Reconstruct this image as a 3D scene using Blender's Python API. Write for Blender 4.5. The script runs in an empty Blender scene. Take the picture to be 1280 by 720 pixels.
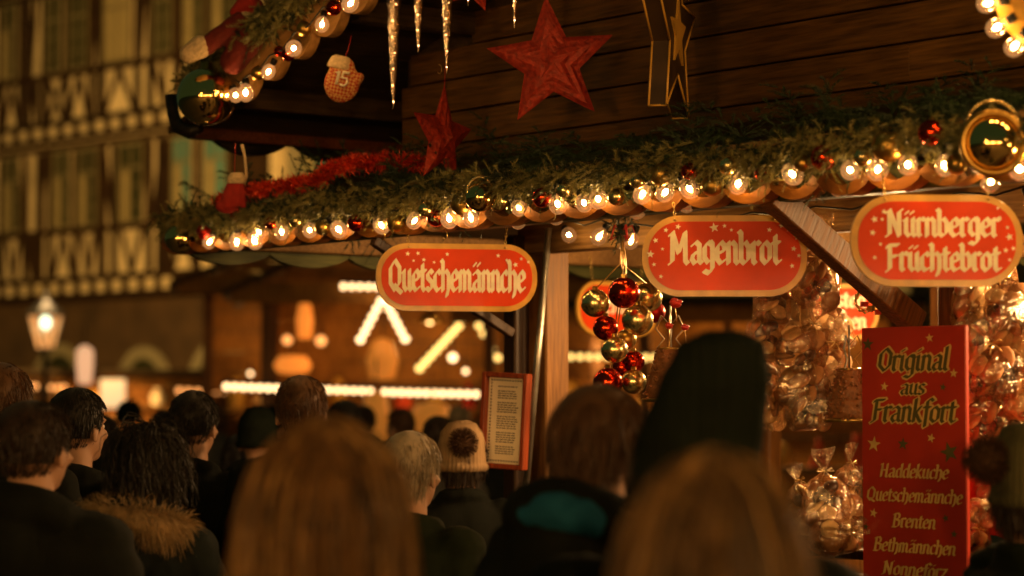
import bpy, math, random
import numpy as np
from mathutils import Vector, Matrix, noise
random.seed(7); rng = np.random.default_rng(7)
R = math.radians; PI = math.pi
S = bpy.context.scene; COL = S.collection
# ------------------------------------------------------------------ camera, world, exposure
FPX = 85.0/36.0*1280.0
PITCH = math.atan(135.0/FPX); CAMH = 1.7
cd = bpy.data.cameras.new("camera"); cam = bpy.data.objects.new("camera", cd); COL.objects.link(cam)
cam.location = (0, 0, CAMH); cam.rotation_euler = (PI/2 + PITCH, 0, 0)
cd.lens = 85; cd.sensor_width = 36; cd.clip_start = 0.1; cd.clip_end = 600
cd.dof.use_dof = True; cd.dof.focus_distance = 7.45; cd.dof.aperture_fstop = 2.0
cd.dof.aperture_blades = 0
S.camera = cam
W = bpy.data.worlds.new("World"); S.world = W; W.use_nodes = True
bg = W.node_tree.nodes["Background"]; bg.inputs[0].default_value = (0.30, 0.50, 0.24, 1); bg.inputs[1].default_value = 0.055
S.view_settings.view_transform = 'Standard'; S.view_settings.look = 'None'
S.view_settings.exposure = 0.2; S.view_settings.gamma = 1.0
S.render.engine = 'CYCLES'
cy = S.cycles; cy.max_bounces = 8; cy.transparent_max_bounces = 24; cy.diffuse_bounces = 2; cy.glossy_bounces = 4
cy.use_denoising = True; cy.sample_clamp_indirect = 4.0; cy.caustics_reflective = False; cy.caustics_refractive = False
WARM = (1.0, 0.50, 0.20)
CORE_E = 120.0          # filament radiance of the front bulbs
# ------------------------------------------------------------------ picture ray -> place
_F = Vector((0, math.cos(PITCH), math.sin(PITCH))); _U = Vector((0, -math.sin(PITCH), math.cos(PITCH)))
def ray(x, y): return Vector(((x-640)/FPX, 0, 0)) + _U*((360-y)/FPX) + _F
def PZ(x, y, Z):
    r = ray(x, y); return Vector((0, 0, CAMH)) + r*(Z/r.y)
UU = Vector((.623, -.782, 0)).normalized()      # along the hut's front, towards the camera's right
VV = Vector((.782, .623, 0)).normalized()       # into the hut
P0 = Vector((1.07, 6.35, 0))
def PD(x, y, d):                                # point of the plane d metres behind the front eave
    r = ray(x, y); k = (d + VV.dot(P0))/(VV.x*r.x + VV.y*r.y)
    return Vector((0, 0, CAMH)) + r*k
def H(s, d, z): p = P0 - UU*s + VV*d; return Vector((p.x, p.y, z))   # hut coordinates: s to the left along the eave, d into the hut, z height
ROTF = math.atan2(UU.y, UU.x)                   # rotation whose local +x is UU, local -y is the outward normal
MU = Matrix(((UU.x, VV.x, 0, P0.x), (UU.y, VV.y, 0, P0.y), (0, 0, 1, 0), (0, 0, 0, 1)))   # local x=UU, y=VV
# ------------------------------------------------------------------ materials
def newmat(n):
    m = bpy.data.materials.new(n); m.use_nodes = True; nt = m.node_tree
    return m, nt, nt.nodes["Principled BSDF"]
def nd(nt, t, **k):
    n = nt.nodes.new(t)
    for a, b in k.items(): setattr(n, a, b)
    return n
def mat(name, col, rough=.6, metal=0., var=.25, scale=12., bump=.15, col2=None, stretch=(1, 1, 1), coat=0., spec=.5, detail=6., sheen=0.):
    m, nt, p = newmat(name); L = nt.links
    tc = nd(nt, 'ShaderNodeTexCoord'); mp = nd(nt, 'ShaderNodeMapping'); mp.inputs['Scale'].default_value = stretch
    no = nd(nt, 'ShaderNodeTexNoise'); no.inputs['Scale'].default_value = scale; no.inputs['Detail'].default_value = detail
    L.new(tc.outputs['Object'], mp.inputs['Vector']); L.new(mp.outputs[0], no.inputs['Vector'])
    cr = nd(nt, 'ShaderNodeValToRGB'); e = cr.color_ramp.elements
    c1 = [max(0, c*(1-var)) for c in col]; c2 = col2 if col2 else [min(1, c*(1+var)) for c in col]
    e[0].position = .3; e[1].position = .7; e[0].color = (*c1, 1); e[1].color = (*c2, 1)
    L.new(no.outputs[0], cr.inputs[0]); L.new(cr.outputs[0], p.inputs['Base Color'])
    p.inputs['Roughness'].default_value = rough; p.inputs['Metallic'].default_value = metal
    p.inputs['Specular IOR Level'].default_value = spec
    if coat: p.inputs['Coat Weight'].default_value = coat; p.inputs['Coat Roughness'].default_value = .08
    if sheen: p.inputs['Sheen Weight'].default_value = sheen
    if rough < .7:
        rm = nd(nt, 'ShaderNodeMapRange'); rm.inputs[3].default_value = max(.02, rough*.75); rm.inputs[4].default_value = rough*1.35; L.new(no.outputs[0], rm.inputs[0]); L.new(rm.outputs[0], p.inputs['Roughness'])
    if bump:
        b = nd(nt, 'ShaderNodeBump'); b.inputs['Strength'].default_value = bump; b.inputs['Distance'].default_value = .01
        L.new(no.outputs[0], b.inputs['Height']); L.new(b.outputs[0], p.inputs['Normal'])
    return m
def wood(name, c1, c2, rough=.55, along='x', bump=.35, scale=6.):
    st = {'x': (1, 14, 14), 'z': (14, 14, 1), 'y': (14, 1, 14)}[along]
    m = mat(name, c1, rough, spec=.2, col2=c2, stretch=st, scale=scale, bump=bump, var=.25, detail=9.)
    nt = m.node_tree; L = nt.links; p = nt.nodes["Principled BSDF"]          # blotches and a shade of its own for each board
    cr = [n for n in nt.nodes if n.type == 'VALTORGB'][0]
    oi = nd(nt, 'ShaderNodeObjectInfo'); mr = nd(nt, 'ShaderNodeMapRange'); mr.inputs[3].default_value = .7; mr.inputs[4].default_value = 1.25
    L.new(oi.outputs['Random'], mr.inputs[0])
    tc = [n for n in nt.nodes if n.type == 'TEX_COORD'][0]; n2 = nd(nt, 'ShaderNodeTexNoise'); n2.inputs['Scale'].default_value = 3.
    L.new(tc.outputs['Object'], n2.inputs['Vector']); m2 = nd(nt, 'ShaderNodeMapRange'); m2.inputs[1].default_value = .3; m2.inputs[2].default_value = .7; m2.inputs[3].default_value = .65; m2.inputs[4].default_value = 1.2
    L.new(n2.outputs[0], m2.inputs[0]); mu = nd(nt, 'ShaderNodeMath', operation='MULTIPLY'); L.new(mr.outputs[0], mu.inputs[0]); L.new(m2.outputs[0], mu.inputs[1])
    vm = nd(nt, 'ShaderNodeVectorMath', operation='SCALE'); L.new(cr.outputs[0], vm.inputs[0]); L.new(mu.outputs[0], vm.inputs['Scale'])
    L.new(vm.outputs[0], p.inputs['Base Color'])
    return m
def emis(name, col, st, base=(.8, .7, .5)):
    m, nt, p = newmat(name); p.inputs['Base Color'].default_value = (*base, 1)
    p.inputs['Emission Color'].default_value = (*col, 1); p.inputs['Emission Strength'].default_value = st
    return m
def film(name, tint=(1, .93, .8), gl=.3, rough=.07, emit=0.):
    m, nt, p = newmat(name); L = nt.links; nt.nodes.remove(p); out = [n for n in nt.nodes if n.type == 'OUTPUT_MATERIAL'][0]
    tr = nd(nt, 'ShaderNodeBsdfTransparent'); tr.inputs[0].default_value = (*tint, 1)
    g = nd(nt, 'ShaderNodeBsdfAnisotropic') if False else nd(nt, 'ShaderNodeBsdfGlossy'); g.inputs['Roughness'].default_value = rough; g.inputs[0].default_value = (1, .86, .7, 1)
    lw = nd(nt, 'ShaderNodeLayerWeight'); lw.inputs[0].default_value = .35
    ma = nd(nt, 'ShaderNodeMath', operation='MULTIPLY_ADD'); ma.inputs[1].default_value = .55; ma.inputs[2].default_value = gl*.4; ma.use_clamp = True
    L.new(lw.outputs['Fresnel'], ma.inputs[0])
    tc = nd(nt, 'ShaderNodeTexCoord'); no = nd(nt, 'ShaderNodeTexNoise'); no.inputs['Scale'].default_value = 45.; no.inputs['Distortion'].default_value = 1.5
    L.new(tc.outputs['Object'], no.inputs['Vector']); b = nd(nt, 'ShaderNodeBump'); b.inputs['Strength'].default_value = .5 if not emit else .02; b.inputs['Distance'].default_value = .01
    L.new(no.outputs[0], b.inputs['Height']); L.new(b.outputs[0], g.inputs['Normal']); L.new(b.outputs[0], lw.inputs['Normal'])
    mx = nd(nt, 'ShaderNodeMixShader'); L.new(ma.outputs[0], mx.inputs[0]); L.new(tr.outputs[0], mx.inputs[1]); L.new(g.outputs[0], mx.inputs[2])
    last = mx
    if emit:  # faint emission in the lamp glass paints the halo round each bulb
        em = nd(nt, 'ShaderNodeEmission'); em.inputs[0].default_value = (1, .42, .13, 1); em.inputs[1].default_value = emit
        ad = nd(nt, 'ShaderNodeAddShader'); L.new(mx.outputs[0], ad.inputs[0]); L.new(em.outputs[0], ad.inputs[1]); last = ad
    L.new(last.outputs[0], out.inputs[0])
    return m
M = {}
M['plank'] = wood('dark_planks', (.072, .032, .006), (.15, .068, .013), .5, 'x', .5)
M['roofwood'] = wood('roof_wood', (.035, .02, .008), (.08, .045, .018), .6, 'y', .4)
M['beam'] = wood('beam_wood', (.20, .10, .03), (.36, .2, .07), .55, 'x')
M['post'] = wood('post_wood', (.09, .034, .007), (.18, .072, .016), .45, 'z')
M['lightpost'] = wood('light_post_wood', (.20, .085, .02), (.34, .16, .045), .5, 'z')
M['darkpost'] = wood('dark_post', (.03, .014, .007), (.06, .03, .012), .45, 'z')
M['scallop'] = wood('fascia_wood', (.17, .06, .009), (.29, .11, .02), .45, 'x', .25, 3.)
M['green_wood'] = wood('green_wood', (.05, .055, .015), (.1, .1, .03), .55, 'x')
M['black'] = mat('black_iron', (.012, .011, .009), .45, bump=.1)
M['iron'] = mat('galvanised', (.35, .33, .28), .35, .9)
M['brass'] = mat('brass_wire', (.6, .4, .12), .3, 1.)
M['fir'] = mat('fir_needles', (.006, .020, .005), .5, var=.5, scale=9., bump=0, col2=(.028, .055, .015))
M['firlit'] = mat('lit_fir_needles', (.13, .14, .035), .35, var=.4, scale=14., bump=0, col2=(.42, .36, .12))  # golden needles: the bulbs' light on the fir put into its colour
M['twig'] = mat('twig_bark', (.06, .035, .015), .8)
M['tinsel'] = mat('red_tinsel', (.75, .05, .008), .3, .3, var=.4, bump=0)
M['gold'] = mat('gold_glass', (1., .74, .34), .22, 1., var=.12, scale=3., bump=.02)
M['goldmat'] = mat('satin_gold', (.5, .3, .07), .32, 1., var=.15, scale=4., bump=.03)
M['chrome'] = mat('mirror_gold', (.85, .60, .22), .085, 1., var=.1, scale=2., bump=.03)
M['red'] = mat('red_glass', (.72, .05, .012), .16, 1., var=.15, scale=3., bump=.02)
M['redmat'] = mat('satin_red', (.42, .02, .012), .3, .8, var=.2)
M['signred'] = mat('sign_red', (.70, .05, .002), .5, var=.28, scale=4., bump=.06, coat=.08, spec=.25)
M['boardred'] = mat('board_red', (.38, .026, .008), .42, var=.22, scale=4., bump=.04, coat=.15)
M['signgold'] = mat('sign_gold', (.62, .33, .05), .38, var=.18, scale=18., bump=.08, coat=.2)
M['cream'] = mat('cream_paint', (.92, .80, .58), .5, var=.12, scale=30.)
M['boardgold'] = mat('board_gold', (.62, .42, .13), .45, var=.15, scale=30.)
M['boarddark'] = mat('board_dark', (.085, .08, .02), .5, var=.2)
M['paper'] = mat('paper', (.85, .75, .55), .7, var=.05)
M['ink'] = mat('ink', (.05, .04, .03), .7)
M['framered'] = wood('frame_wood', (.15, .026, .008), (.26, .05, .015), .4, 'z')
M['glitter'] = mat('red_glitter', (.40, .034, .013), .5, .3, var=.4, scale=60., bump=.6)
M['lanterndark'] = mat('lantern_panel', (.045, .022, .007), .5, var=.3)
M['feltdark'] = mat('dark_red_felt', (.13, .012, .006), .95, var=.2, scale=40., bump=.3)
M['feltred'] = mat('red_felt', (.35, .02, .012), .95, var=.2, scale=40., bump=.3)
M['feltcream'] = mat('cream_fleece', (.62, .45, .25), 1., var=.2, scale=80., bump=.6)
M['film'] = film('cellophane', (1, .95, .86), .5, .14); M['bulbglass'] = film('bulb_glass', (1, .95, .85), .12, .03, .26)
M['bulbclear'] = film('clear_bulb_glass', (1, .97, .9), .2, .02, .12)
M['icicle'] = film('icicle_plastic', (1, .84, .55), 1.1, .2, 0)
M['core'] = emis('bulb_filament', (1, .57, .19), CORE_E)
M['cool'] = emis('cool_lamp', (.55, 1, .85), 3.)
M['spark'] = emis('fairy_light', (1, .5, .25), 22)
M['fachwerk'] = wood('old_timber', (.024, .011, .004), (.055, .026, .009), .7, 'z')
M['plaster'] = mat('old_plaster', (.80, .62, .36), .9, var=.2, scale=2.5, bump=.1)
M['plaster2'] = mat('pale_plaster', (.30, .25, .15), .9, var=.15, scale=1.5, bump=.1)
M['stone'] = mat('red_sandstone', (.085, .045, .018), .9, var=.3, scale=2., bump=.3)
M['winframe'] = mat('window_paint', (.22, .17, .08), .5, var=.12)
M['pane'] = mat('old_window_glass', (.035, .036, .014), .3, var=.4, scale=1., spec=.15)
M['tealpane'] = mat('greenish_window', (.10, .24, .21), .25, var=.2, scale=1.)
M['curtain'] = mat('curtain', (.38, .29, .13), .9, var=.15)
M['roof'] = mat('slate_roof', (.03, .028, .022), .7, var=.3, scale=6.)
M['ground'] = mat('paving', (.10, .08, .055), .75, var=.35, scale=6., bump=.5)
M['almond'] = mat('roast_almond', (.22, .085, .025), .45, var=.4, scale=60., bump=.6)
M['cookie'] = mat('pale_cookie', (.75, .48, .22), .6, var=.25, scale=30.)
M['cookie2'] = mat('brown_gingerbread', (.45, .21, .08), .6, var=.3, scale=30.)
M['choc'] = mat('dark_chocolate', (.06, .025, .012), .35, var=.2)
M['pinkcandy'] = mat('caramel_sweet', (.50, .23, .10), .4, var=.2)
M['ribbon'] = mat('gold_ribbon', (.6, .35, .1), .3, .5)
M['redribbon'] = mat('red_ribbon', (.5, .03, .02), .35)
M['cloth'] = mat('red_cloth', (.62, .06, .015), .8, var=.15, scale=6.)
M['skin'] = mat('skin', (.36, .19, .11), .55, var=.1, scale=8., bump=.05)
M['eye'] = mat('eye_white', (.7, .65, .6), .2, bump=0)
M['cap'] = M['goldmat']
def coatmat(n, c): M[n] = mat(n, c, .85, var=.3, scale=10., bump=.25, spec=.12)
coatmat('coat_black', (.005, .006, .004)); coatmat('coat_green', (.009, .013, .005)); coatmat('coat_navy', (.012, .016, .016))
coatmat('coat_brown', (.05, .028, .013)); coatmat('coat_teal', (.010, .075, .13)); coatmat('coat_grey', (.06, .055, .045))
coatmat('trousers', (.015, .015, .018)); coatmat('boots', (.012, .010, .008))
coatmat('hat_black', (.006, .009, .005)); coatmat('hat_cream', (.26, .17, .09)); coatmat('pompom_brown', (.05, .025, .012)); coatmat('hat_olive', (.06, .055, .025))
for n, c in (('black', (.012, .009, .006)), ('brown', (.07, .032, .012)), ('blond', (.13, .062, .015)), ('pale', (.36, .20, .06)), ('grey', (.26, .2, .13)), ('darkbrown', (.022, .012, .006)), ('ash', (.095, .052, .018)), ('fur', (.34, .22, .10))):
    M['hair_'+n] = mat('hair_'+n, c, .45, var=.35, scale=20., bump=0, spec=.22, sheen=.06)
# ------------------------------------------------------------------ mesh collector
class MB:
    def __init__(s): s.v = []; s.f = []; s.sm = []
    def add(s, vs, fs, smooth=False, mx=None):
        b = len(s.v)
        for p in vs:
            p = Vector(p)
            if mx is not None: p = mx @ p
            s.v.append(tuple(p))
        for f in fs: s.f.append([b+i for i in f]); s.sm.append(smooth)
    def box(s, c, sz, mx=None, rz=0, bev=0.):
        x, y, z = [a/2 for a in sz]; m = Matrix.Translation(c) @ Matrix.Rotation(rz, 4, 'Z')
        if mx is not None: m = mx @ m
        if bev <= 0:
            s.add([(-x,-y,-z),(x,-y,-z),(x,y,-z),(-x,y,-z),(-x,-y,z),(x,-y,z),(x,y,z),(-x,y,z)],
                  [(0,3,2,1),(4,5,6,7),(0,1,5,4),(1,2,6,5),(2,3,7,6),(3,0,4,7)], False, m)
        else:     # chamfered box: three nested faces per axis
            vs = []; idx = {}
            for sx in (-1, 1):
                for sy in (-1, 1):
                    for sz_ in (-1, 1):
                        for k in range(3):
                            o = [bev, bev, bev]; o[k] = 0
                            idx[(sx, sy, sz_, k)] = len(vs); vs.append((sx*(x-o[0]), sy*(y-o[1]), sz_*(z-o[2])))
            fs = []
            for k in range(3):
                a, b = [q for q in range(3) if q != k]
                for sg in (-1, 1):
                    q = []
                    for (p_, r_) in ((-1, -1), (1, -1), (1, 1), (-1, 1)):
                        t = [0, 0, 0]; t[k] = sg; t[a] = p_; t[b] = r_; q.append(idx[(*t, k)])
                    fs.append(q)
                for p_ in (-1, 1):
                    for r_ in (-1, 1):
                        t0 = [0, 0, 0]; t0[a] = p_; t0[b] = r_; t0[k] = -1; t1 = list(t0); t1[k] = 1
                        fs.append([idx[(*t0, a)], idx[(*t1, a)], idx[(*t1, b)], idx[(*t0, b)]])
            for sx in (-1, 1):
                for sy in (-1, 1):
                    for sz_ in (-1, 1): fs.append([idx[(sx, sy, sz_, k)] for k in range(3)])
            s.add(vs, fs, False, m)
        return s
    def ell(s, c, r, seg=12, rings=8, mx=None, smooth=True):
        if not hasattr(r, '__len__'): r = (r, r, r)
        vs = [(c[0], c[1], c[2]-r[2])]; fs = []
        for i in range(1, rings):
            a = -PI/2 + PI*i/rings
            for j in range(seg):
                b = 2*PI*j/seg; vs.append((c[0]+r[0]*math.cos(a)*math.cos(b), c[1]+r[1]*math.cos(a)*math.sin(b), c[2]+r[2]*math.sin(a)))
        vs.append((c[0], c[1], c[2]+r[2])); t = len(vs)-1
        for j in range(seg):
            k = (j+1) % seg; fs.append((0, 1+k, 1+j)); fs.append((t, t-seg+j, t-seg+k))
            for i in range(rings-2): a = 1+i*seg; fs.append((a+j, a+k, a+seg+k, a+seg+j))
        s.add(vs, fs, smooth, mx); return s
    def tube(s, pts, rad, seg=8, caps=True, smooth=True, mx=None, flat=1.):
        pts = [Vector(p) for p in pts]; n = len(pts)
        if not hasattr(rad, '__len__'): rad = [rad]*n
        vs = []; fs = []; prev = None
        for i, p in enumerate(pts):
            t = (pts[min(i+1, n-1)]-pts[max(i-1, 0)]); t = t.normalized() if t.length > 1e-9 else Vector((0, 0, 1))
            if prev is None: a = t.orthogonal().normalized()
            else:
                a = prev - t*prev.dot(t); a = a.normalized() if a.length > 1e-6 else t.orthogonal().normalized()
            prev = a; b = t.cross(a)
            for j in range(seg):
                q = 2*PI*j/seg; vs.append(p + a*math.cos(q)*rad[i] + b*math.sin(q)*rad[i]*flat)
        for i in range(n-1):
            for j in range(seg):
                k = (j+1) % seg; fs.append((i*seg+j, i*seg+k, (i+1)*seg+k, (i+1)*seg+j))
        if caps: fs.append(tuple(range(seg-1, -1, -1))); fs.append(tuple(range((n-1)*seg, n*seg)))
        s.add(vs, fs, smooth, mx); return s
    def capsule(s, a, b, ra, rb, seg=12):
        a = Vector(a); b = Vector(b); t = (b-a).normalized(); P = []; Q = []
        for k in range(4): q = -PI/2+PI/2*k/4; P.append(a+t*ra*math.sin(q)); Q.append(max(ra*math.cos(q), 1e-4))
        P.append(a); Q.append(ra); P.append(b); Q.append(rb)
        for k in range(1, 5): q = PI/2*k/4; P.append(b+t*rb*math.sin(q)); Q.append(max(rb*math.cos(q), 1e-4))
        return s.tube(P, Q, seg)
    def loft(s, rings, seg=20, mx=None):        # rings: (z, cx, cy, rx, ry)
        vs = []; fs = []
        for (z, cx, cy, rx, ry) in rings:
            for j in range(seg):
                q = 2*PI*j/seg; cq, sq = math.cos(q), math.sin(q)
                e = .8; vs.append((cx+rx*math.copysign(abs(cq)**e, cq), cy+ry*math.copysign(abs(sq)**e, sq), z))
        for i in range(len(rings)-1):
            for j in range(seg): k = (j+1) % seg; fs.append((i*seg+j, i*seg+k, (i+1)*seg+k, (i+1)*seg+j))
        fs.append(tuple(range(seg-1, -1, -1))); fs.append(tuple(range((len(rings)-1)*seg, len(rings)*seg)))
        s.add(vs, fs, True, mx); return s
    def lathe(s, prof, seg=20, mx=None, smooth=True, close=False):
        vs = []; fs = []; n = len(prof)
        for (r, z) in prof:
            for j in range(seg): q = 2*PI*j/seg; vs.append((r*math.cos(q), r*math.sin(q), z))
        for i in range(n-1):
            for j in range(seg): k = (j+1) % seg; fs.append((i*seg+j, i*seg+k, (i+1)*seg+k, (i+1)*seg+j))
        if close: fs.append(tuple(range(seg-1, -1, -1))); fs.append(tuple(range((n-1)*seg, n*seg)))
        s.add(vs, fs, smooth, mx); return s
    def prism(s, poly, y0, y1, mx=None):        # polygon in x,z, extruded along y
        n = len(poly); vs = [(p[0], y0, p[1]) for p in poly]+[(p[0], y1, p[1]) for p in poly]
        fs = [tuple(range(n)), tuple(range(2*n-1, n-1, -1))]
        for i in range(n): k = (i+1) % n; fs.append((i, i+n, k+n, k))
        s.add(vs, fs, False, mx); return s
    def mesh(s, name):
        me = bpy.data.meshes.new(name); me.from_pydata(s.v, [], s.f)
        me.polygons.foreach_set('use_smooth', s.sm); me.update(); return me
    def build(s, name, m, parent=None, **k):
        me = s.mesh(name); return obj(name, me, m, parent, **k)
def obj(name, me, m=None, parent=None, loc=None, rz=None, mw=None):
    if m is not None:
        m = M[m] if isinstance(m, str) else m
        if not len(me.materials): me.materials.append(m)
    o = bpy.data.objects.new(name, me); COL.objects.link(o)
    if parent is not None: o.parent = parent
    if mw is not None: o.matrix_local = mw
    if loc is not None: o.location = loc
    if rz is not None: o.rotation_euler = (0, 0, rz)
    return o
def tag(o, label, cat, group=None, kind=None):
    o['label'] = label; o['category'] = cat
    if group: o['group'] = group
    if kind: o['kind'] = kind
    return o
def thing(name, label, cat, loc=(0, 0, 0), rz=0, group=None, mw=None):
    o = bpy.data.objects.new(name, None); COL.objects.link(o); o.location = loc; o.rotation_euler = (0, 0, rz)
    if mw is not None: o.matrix_world = mw
    o.empty_display_size = .05
    return tag(o, label, cat, group)
def dup(o, parent=None):
    c = o.copy(); COL.objects.link(c)
    if parent is not None: c.parent = parent
    for ch in list(o.children): dup(ch, c)
    return c
def struct(o): o['kind'] = 'structure'; return o
def fuse(mb, voxel, smooth=3, disp=None, name='body'):
    me = mb.mesh('tmp'); o = bpy.data.objects.new('tmp', me); TS = bpy.data.scenes.new('scratch'); TS.collection.objects.link(o)
    r = o.modifiers.new('r', 'REMESH'); r.mode = 'VOXEL'; r.voxel_size = voxel; r.use_smooth_shade = True
    if smooth: q = o.modifiers.new('s', 'SMOOTH'); q.iterations = smooth; q.factor = .5
    with bpy.context.temp_override(scene=TS, view_layer=TS.view_layers[0]): dg = bpy.context.evaluated_depsgraph_get()
    out = bpy.data.meshes.new_from_object(o.evaluated_get(dg))
    bpy.data.objects.remove(o); bpy.data.meshes.remove(me); bpy.data.scenes.remove(TS); out.name = name
    if disp:
        for v, q in [(v, v.normal*disp(v.co)) for v in out.vertices]: v.co += q
    out.polygons.foreach_set('use_smooth', [True]*len(out.polygons)); return out
def npmesh(name, V, F):
    me = bpy.data.meshes.new(name); n = F.shape[0]; k = F.shape[1]
    me.vertices.add(len(V)); me.vertices.foreach_set('co', V.astype(np.float32).ravel())
    me.loops.add(n*k); me.loops.foreach_set('vertex_index', F.astype(np.int32).ravel())
    me.polygons.add(n); me.polygons.foreach_set('loop_start', np.arange(0, n*k, k, dtype=np.int32))
    me.update(calc_edges=True); me.validate(); return me
def starpoly(r, ri=.4, n=5, a0=PI/2): return [((r if i % 2 == 0 else r*ri)*math.cos(a0+PI*i/n), (r if i % 2 == 0 else r*ri)*math.sin(a0+PI*i/n)) for i in range(2*n)]
# ------------------------------------------------------------------ broad-nib lettering
GL = {
'a': (.66, [[(.12,.86),(.3,1),(.48,.86),(.48,.12),(.6,.02)], [(.46,.56),(.16,.44),(.08,.2),(.22,.0),(.46,.16)]]),
'b': (.66, [[(.02,1.5),(.12,1.4),(.12,.14),(.3,0),(.52,.2),(.52,.76),(.36,1),(.14,.8)]]),
'c': (.55, [[(.48,.84),(.34,1),(.1,.76),(.1,.2),(.28,0),(.48,.12)]]),
'd': (.68, [[(.52,1.5),(.52,.12),(.62,.02)], [(.5,.86),(.3,1),(.1,.76),(.1,.2),(.28,0),(.5,.18)]]),
'e': (.58, [[(.12,.44),(.5,.62),(.48,.84),(.32,1),(.1,.76),(.1,.2),(.28,0),(.5,.14)]]),
'f': (.44, [[(.54,1.38),(.4,1.52),(.22,1.34),(.22,-.3)], [(.04,.96),(.42,.96)]]),
'g': (.68, [[(.5,.86),(.3,1),(.1,.76),(.1,.26),(.28,.04),(.5,.22)], [(.42,1.02),(.52,.92),(.52,-.22),(.34,-.46),(.08,-.36)]]),
'h': (.66, [[(.02,1.5),(.12,1.4),(.12,0)], [(.12,.76),(.34,1),(.52,.8),(.52,.1),(.4,-.26)]]),
'i': (.32, [[(.02,.9),(.12,.98),(.12,.12),(.24,0)], [(.1,1.3),(.16,1.36)]]),
'k': (.62, [[(.12,1.5),(.12,0)], [(.46,1),(.16,.52)], [(.2,.56),(.46,.08),(.56,0)]]),
'l': (.32, [[(.12,1.5),(.12,.12),(.24,0)]]),
'm': (1.0, [[(.02,.9),(.12,.98),(.12,0)], [(.12,.78),(.3,1),(.44,.86),(.44,0)], [(.44,.78),(.62,1),(.78,.84),(.78,.12),(.9,0)]]),
'n': (.68, [[(.02,.9),(.12,.98),(.12,0)], [(.12,.76),(.34,1),(.5,.84),(.5,.12),(.62,0)]]),
'o': (.64, [[(.3,1),(.1,.76),(.1,.2),(.3,0),(.52,.22),(.52,.78),(.3,1)]]),
'r': (.48, [[(.02,.9),(.12,.98),(.12,.1),(.22,0)], [(.12,.76),(.32,1),(.46,.9)]]),
's': (.52, [[(.44,.88),(.28,1),(.1,.84),(.12,.62),(.42,.4),(.42,.14),(.24,0),(.06,.12)]]),
't': (.44, [[(.18,1.28),(.18,.14),(.3,0),(.42,.1)], [(.02,.96),(.38,.96)]]),
'u': (.68, [[(.02,.9),(.12,.98),(.12,.2),(.28,0),(.5,.2)], [(.5,1),(.5,.12),(.62,0)]]),
'z': (.52, [[(.06,.94),(.44,.98),(.08,.06),(.46,.02)]]),
'-': (.4, [[(.06,.5),(.34,.5)]]), ' ': (.4, []),
'B': (.82, [[(.04,1.36),(.18,1.44),(.18,.04)], [(.1,1.42),(.46,1.5),(.62,1.28),(.58,.96),(.22,.82)], [(.3,.84),(.68,.7),(.68,.2),(.44,0),(.06,.02)]]),
'F': (.72, [[(.06,1.3),(.2,1.42),(.2,.1),(.04,-.04)], [(.1,1.4),(.66,1.44)], [(.2,.78),(.54,.8)]]),
'H': (.92, [[(.06,1.4),(.2,1.46),(.2,.04)], [(.2,.76),(.68,.8)], [(.68,1.46),(.68,.1),(.8,0)]]),
'M': (1.15, [[(.06,1.34),(.2,1.46),(.18,.1),(.04,0)], [(.2,1.4),(.52,.5)], [(.52,.5),(.86,1.46)], [(.86,1.46),(.88,.12),(1.0,0)]]),
'N': (.98, [[(.06,1.34),(.2,1.46),(.2,.1),(.04,0)], [(.2,1.42),(.72,.06)], [(.72,.0),(.72,1.36),(.86,1.46)]]),
'O': (.9, [[(.44,1.48),(.12,1.1),(.12,.36),(.44,0),(.76,.38),(.76,1.12),(.44,1.48)]]),
'Q': (.96, [[(.44,1.48),(.12,1.1),(.12,.36),(.44,0),(.76,.38),(.76,1.12),(.44,1.48)], [(.4,.26),(.62,.06),(.9,-.12)]]),
}
for base, u in (('a', 'ä'), ('o', 'ö'), ('u', 'ü')):
    GL[u] = (GL[base][0], GL[base][1]+[[(.14, 1.28), (.2, 1.34)], [(.42, 1.28), (.48, 1.34)]])
def hull(P):
    P = sorted(set(P)); 
    def half(P):
        h = []
        for p in P:
            while len(h) >= 2 and (h[-1][0]-h[-2][0])*(p[1]-h[-2][1])-(h[-1][1]-h[-2][1])*(p[0]-h[-2][0]) <= 0: h.pop()
            h.append(p)
        return h
    a = half(P); b = half(P[::-1]); return a[:-1]+b[:-1]
def write(mb, text, cx, cz, width, xh, y, w=.2, ang=38, slant=0., sp=1.0, grow=0., zl=6e-5):
    """letters centred on cx, baseline cz, total width, x-height xh, on the plane y (front is -y)"""
    adv = [GL[c][0]*sp for c in text]; tot = sum(adv); sx = width/tot; x = cx-width/2; k = 0
    n = (math.cos(R(ang))*(w+grow)/2, math.sin(R(ang))*(w+grow)/2); t = (-n[1]*(.3+grow*1.6), n[0]*(.3+grow*1.6))
    for c, a in zip(text, adv):
        for st in GL[c][1]:
            for p, q in zip(st[:-1], st[1:]):
                pts = []
                for e in (p, q):
                    for s1 in (-1, 1):
                        for s2 in (-1, 1):
                            X = e[0]+n[0]*s1+t[0]*s2; Y = e[1]+n[1]*s1+t[1]*s2
                            pts.append((x+(X+slant*Y)*sx, cz+Y*xh))
                h = hull(pts); k += 1; yy = y-zl*(k % 9)
                mb.add([(p_[0], yy, p_[1]) for p_ in h], [tuple(range(len(h)))])
        x += a*sx
M['rakewood'] = wood('gable_edge_wood', (.22, .11, .03), (.4, .2, .07), .4, 'x', .25, 3.)
M['blackwood'] = wood('black_painted_wood', (.012, .010, .008), (.03, .022, .014), .35, 'x')
M['redbeam'] = wood('red_brown_beam', (.11, .03, .012), (.2, .06, .02), .45, 'x')
M['ceilwood'] = wood('ceiling_wood', (.24, .13, .045), (.4, .23, .09), .55, 'x')
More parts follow.
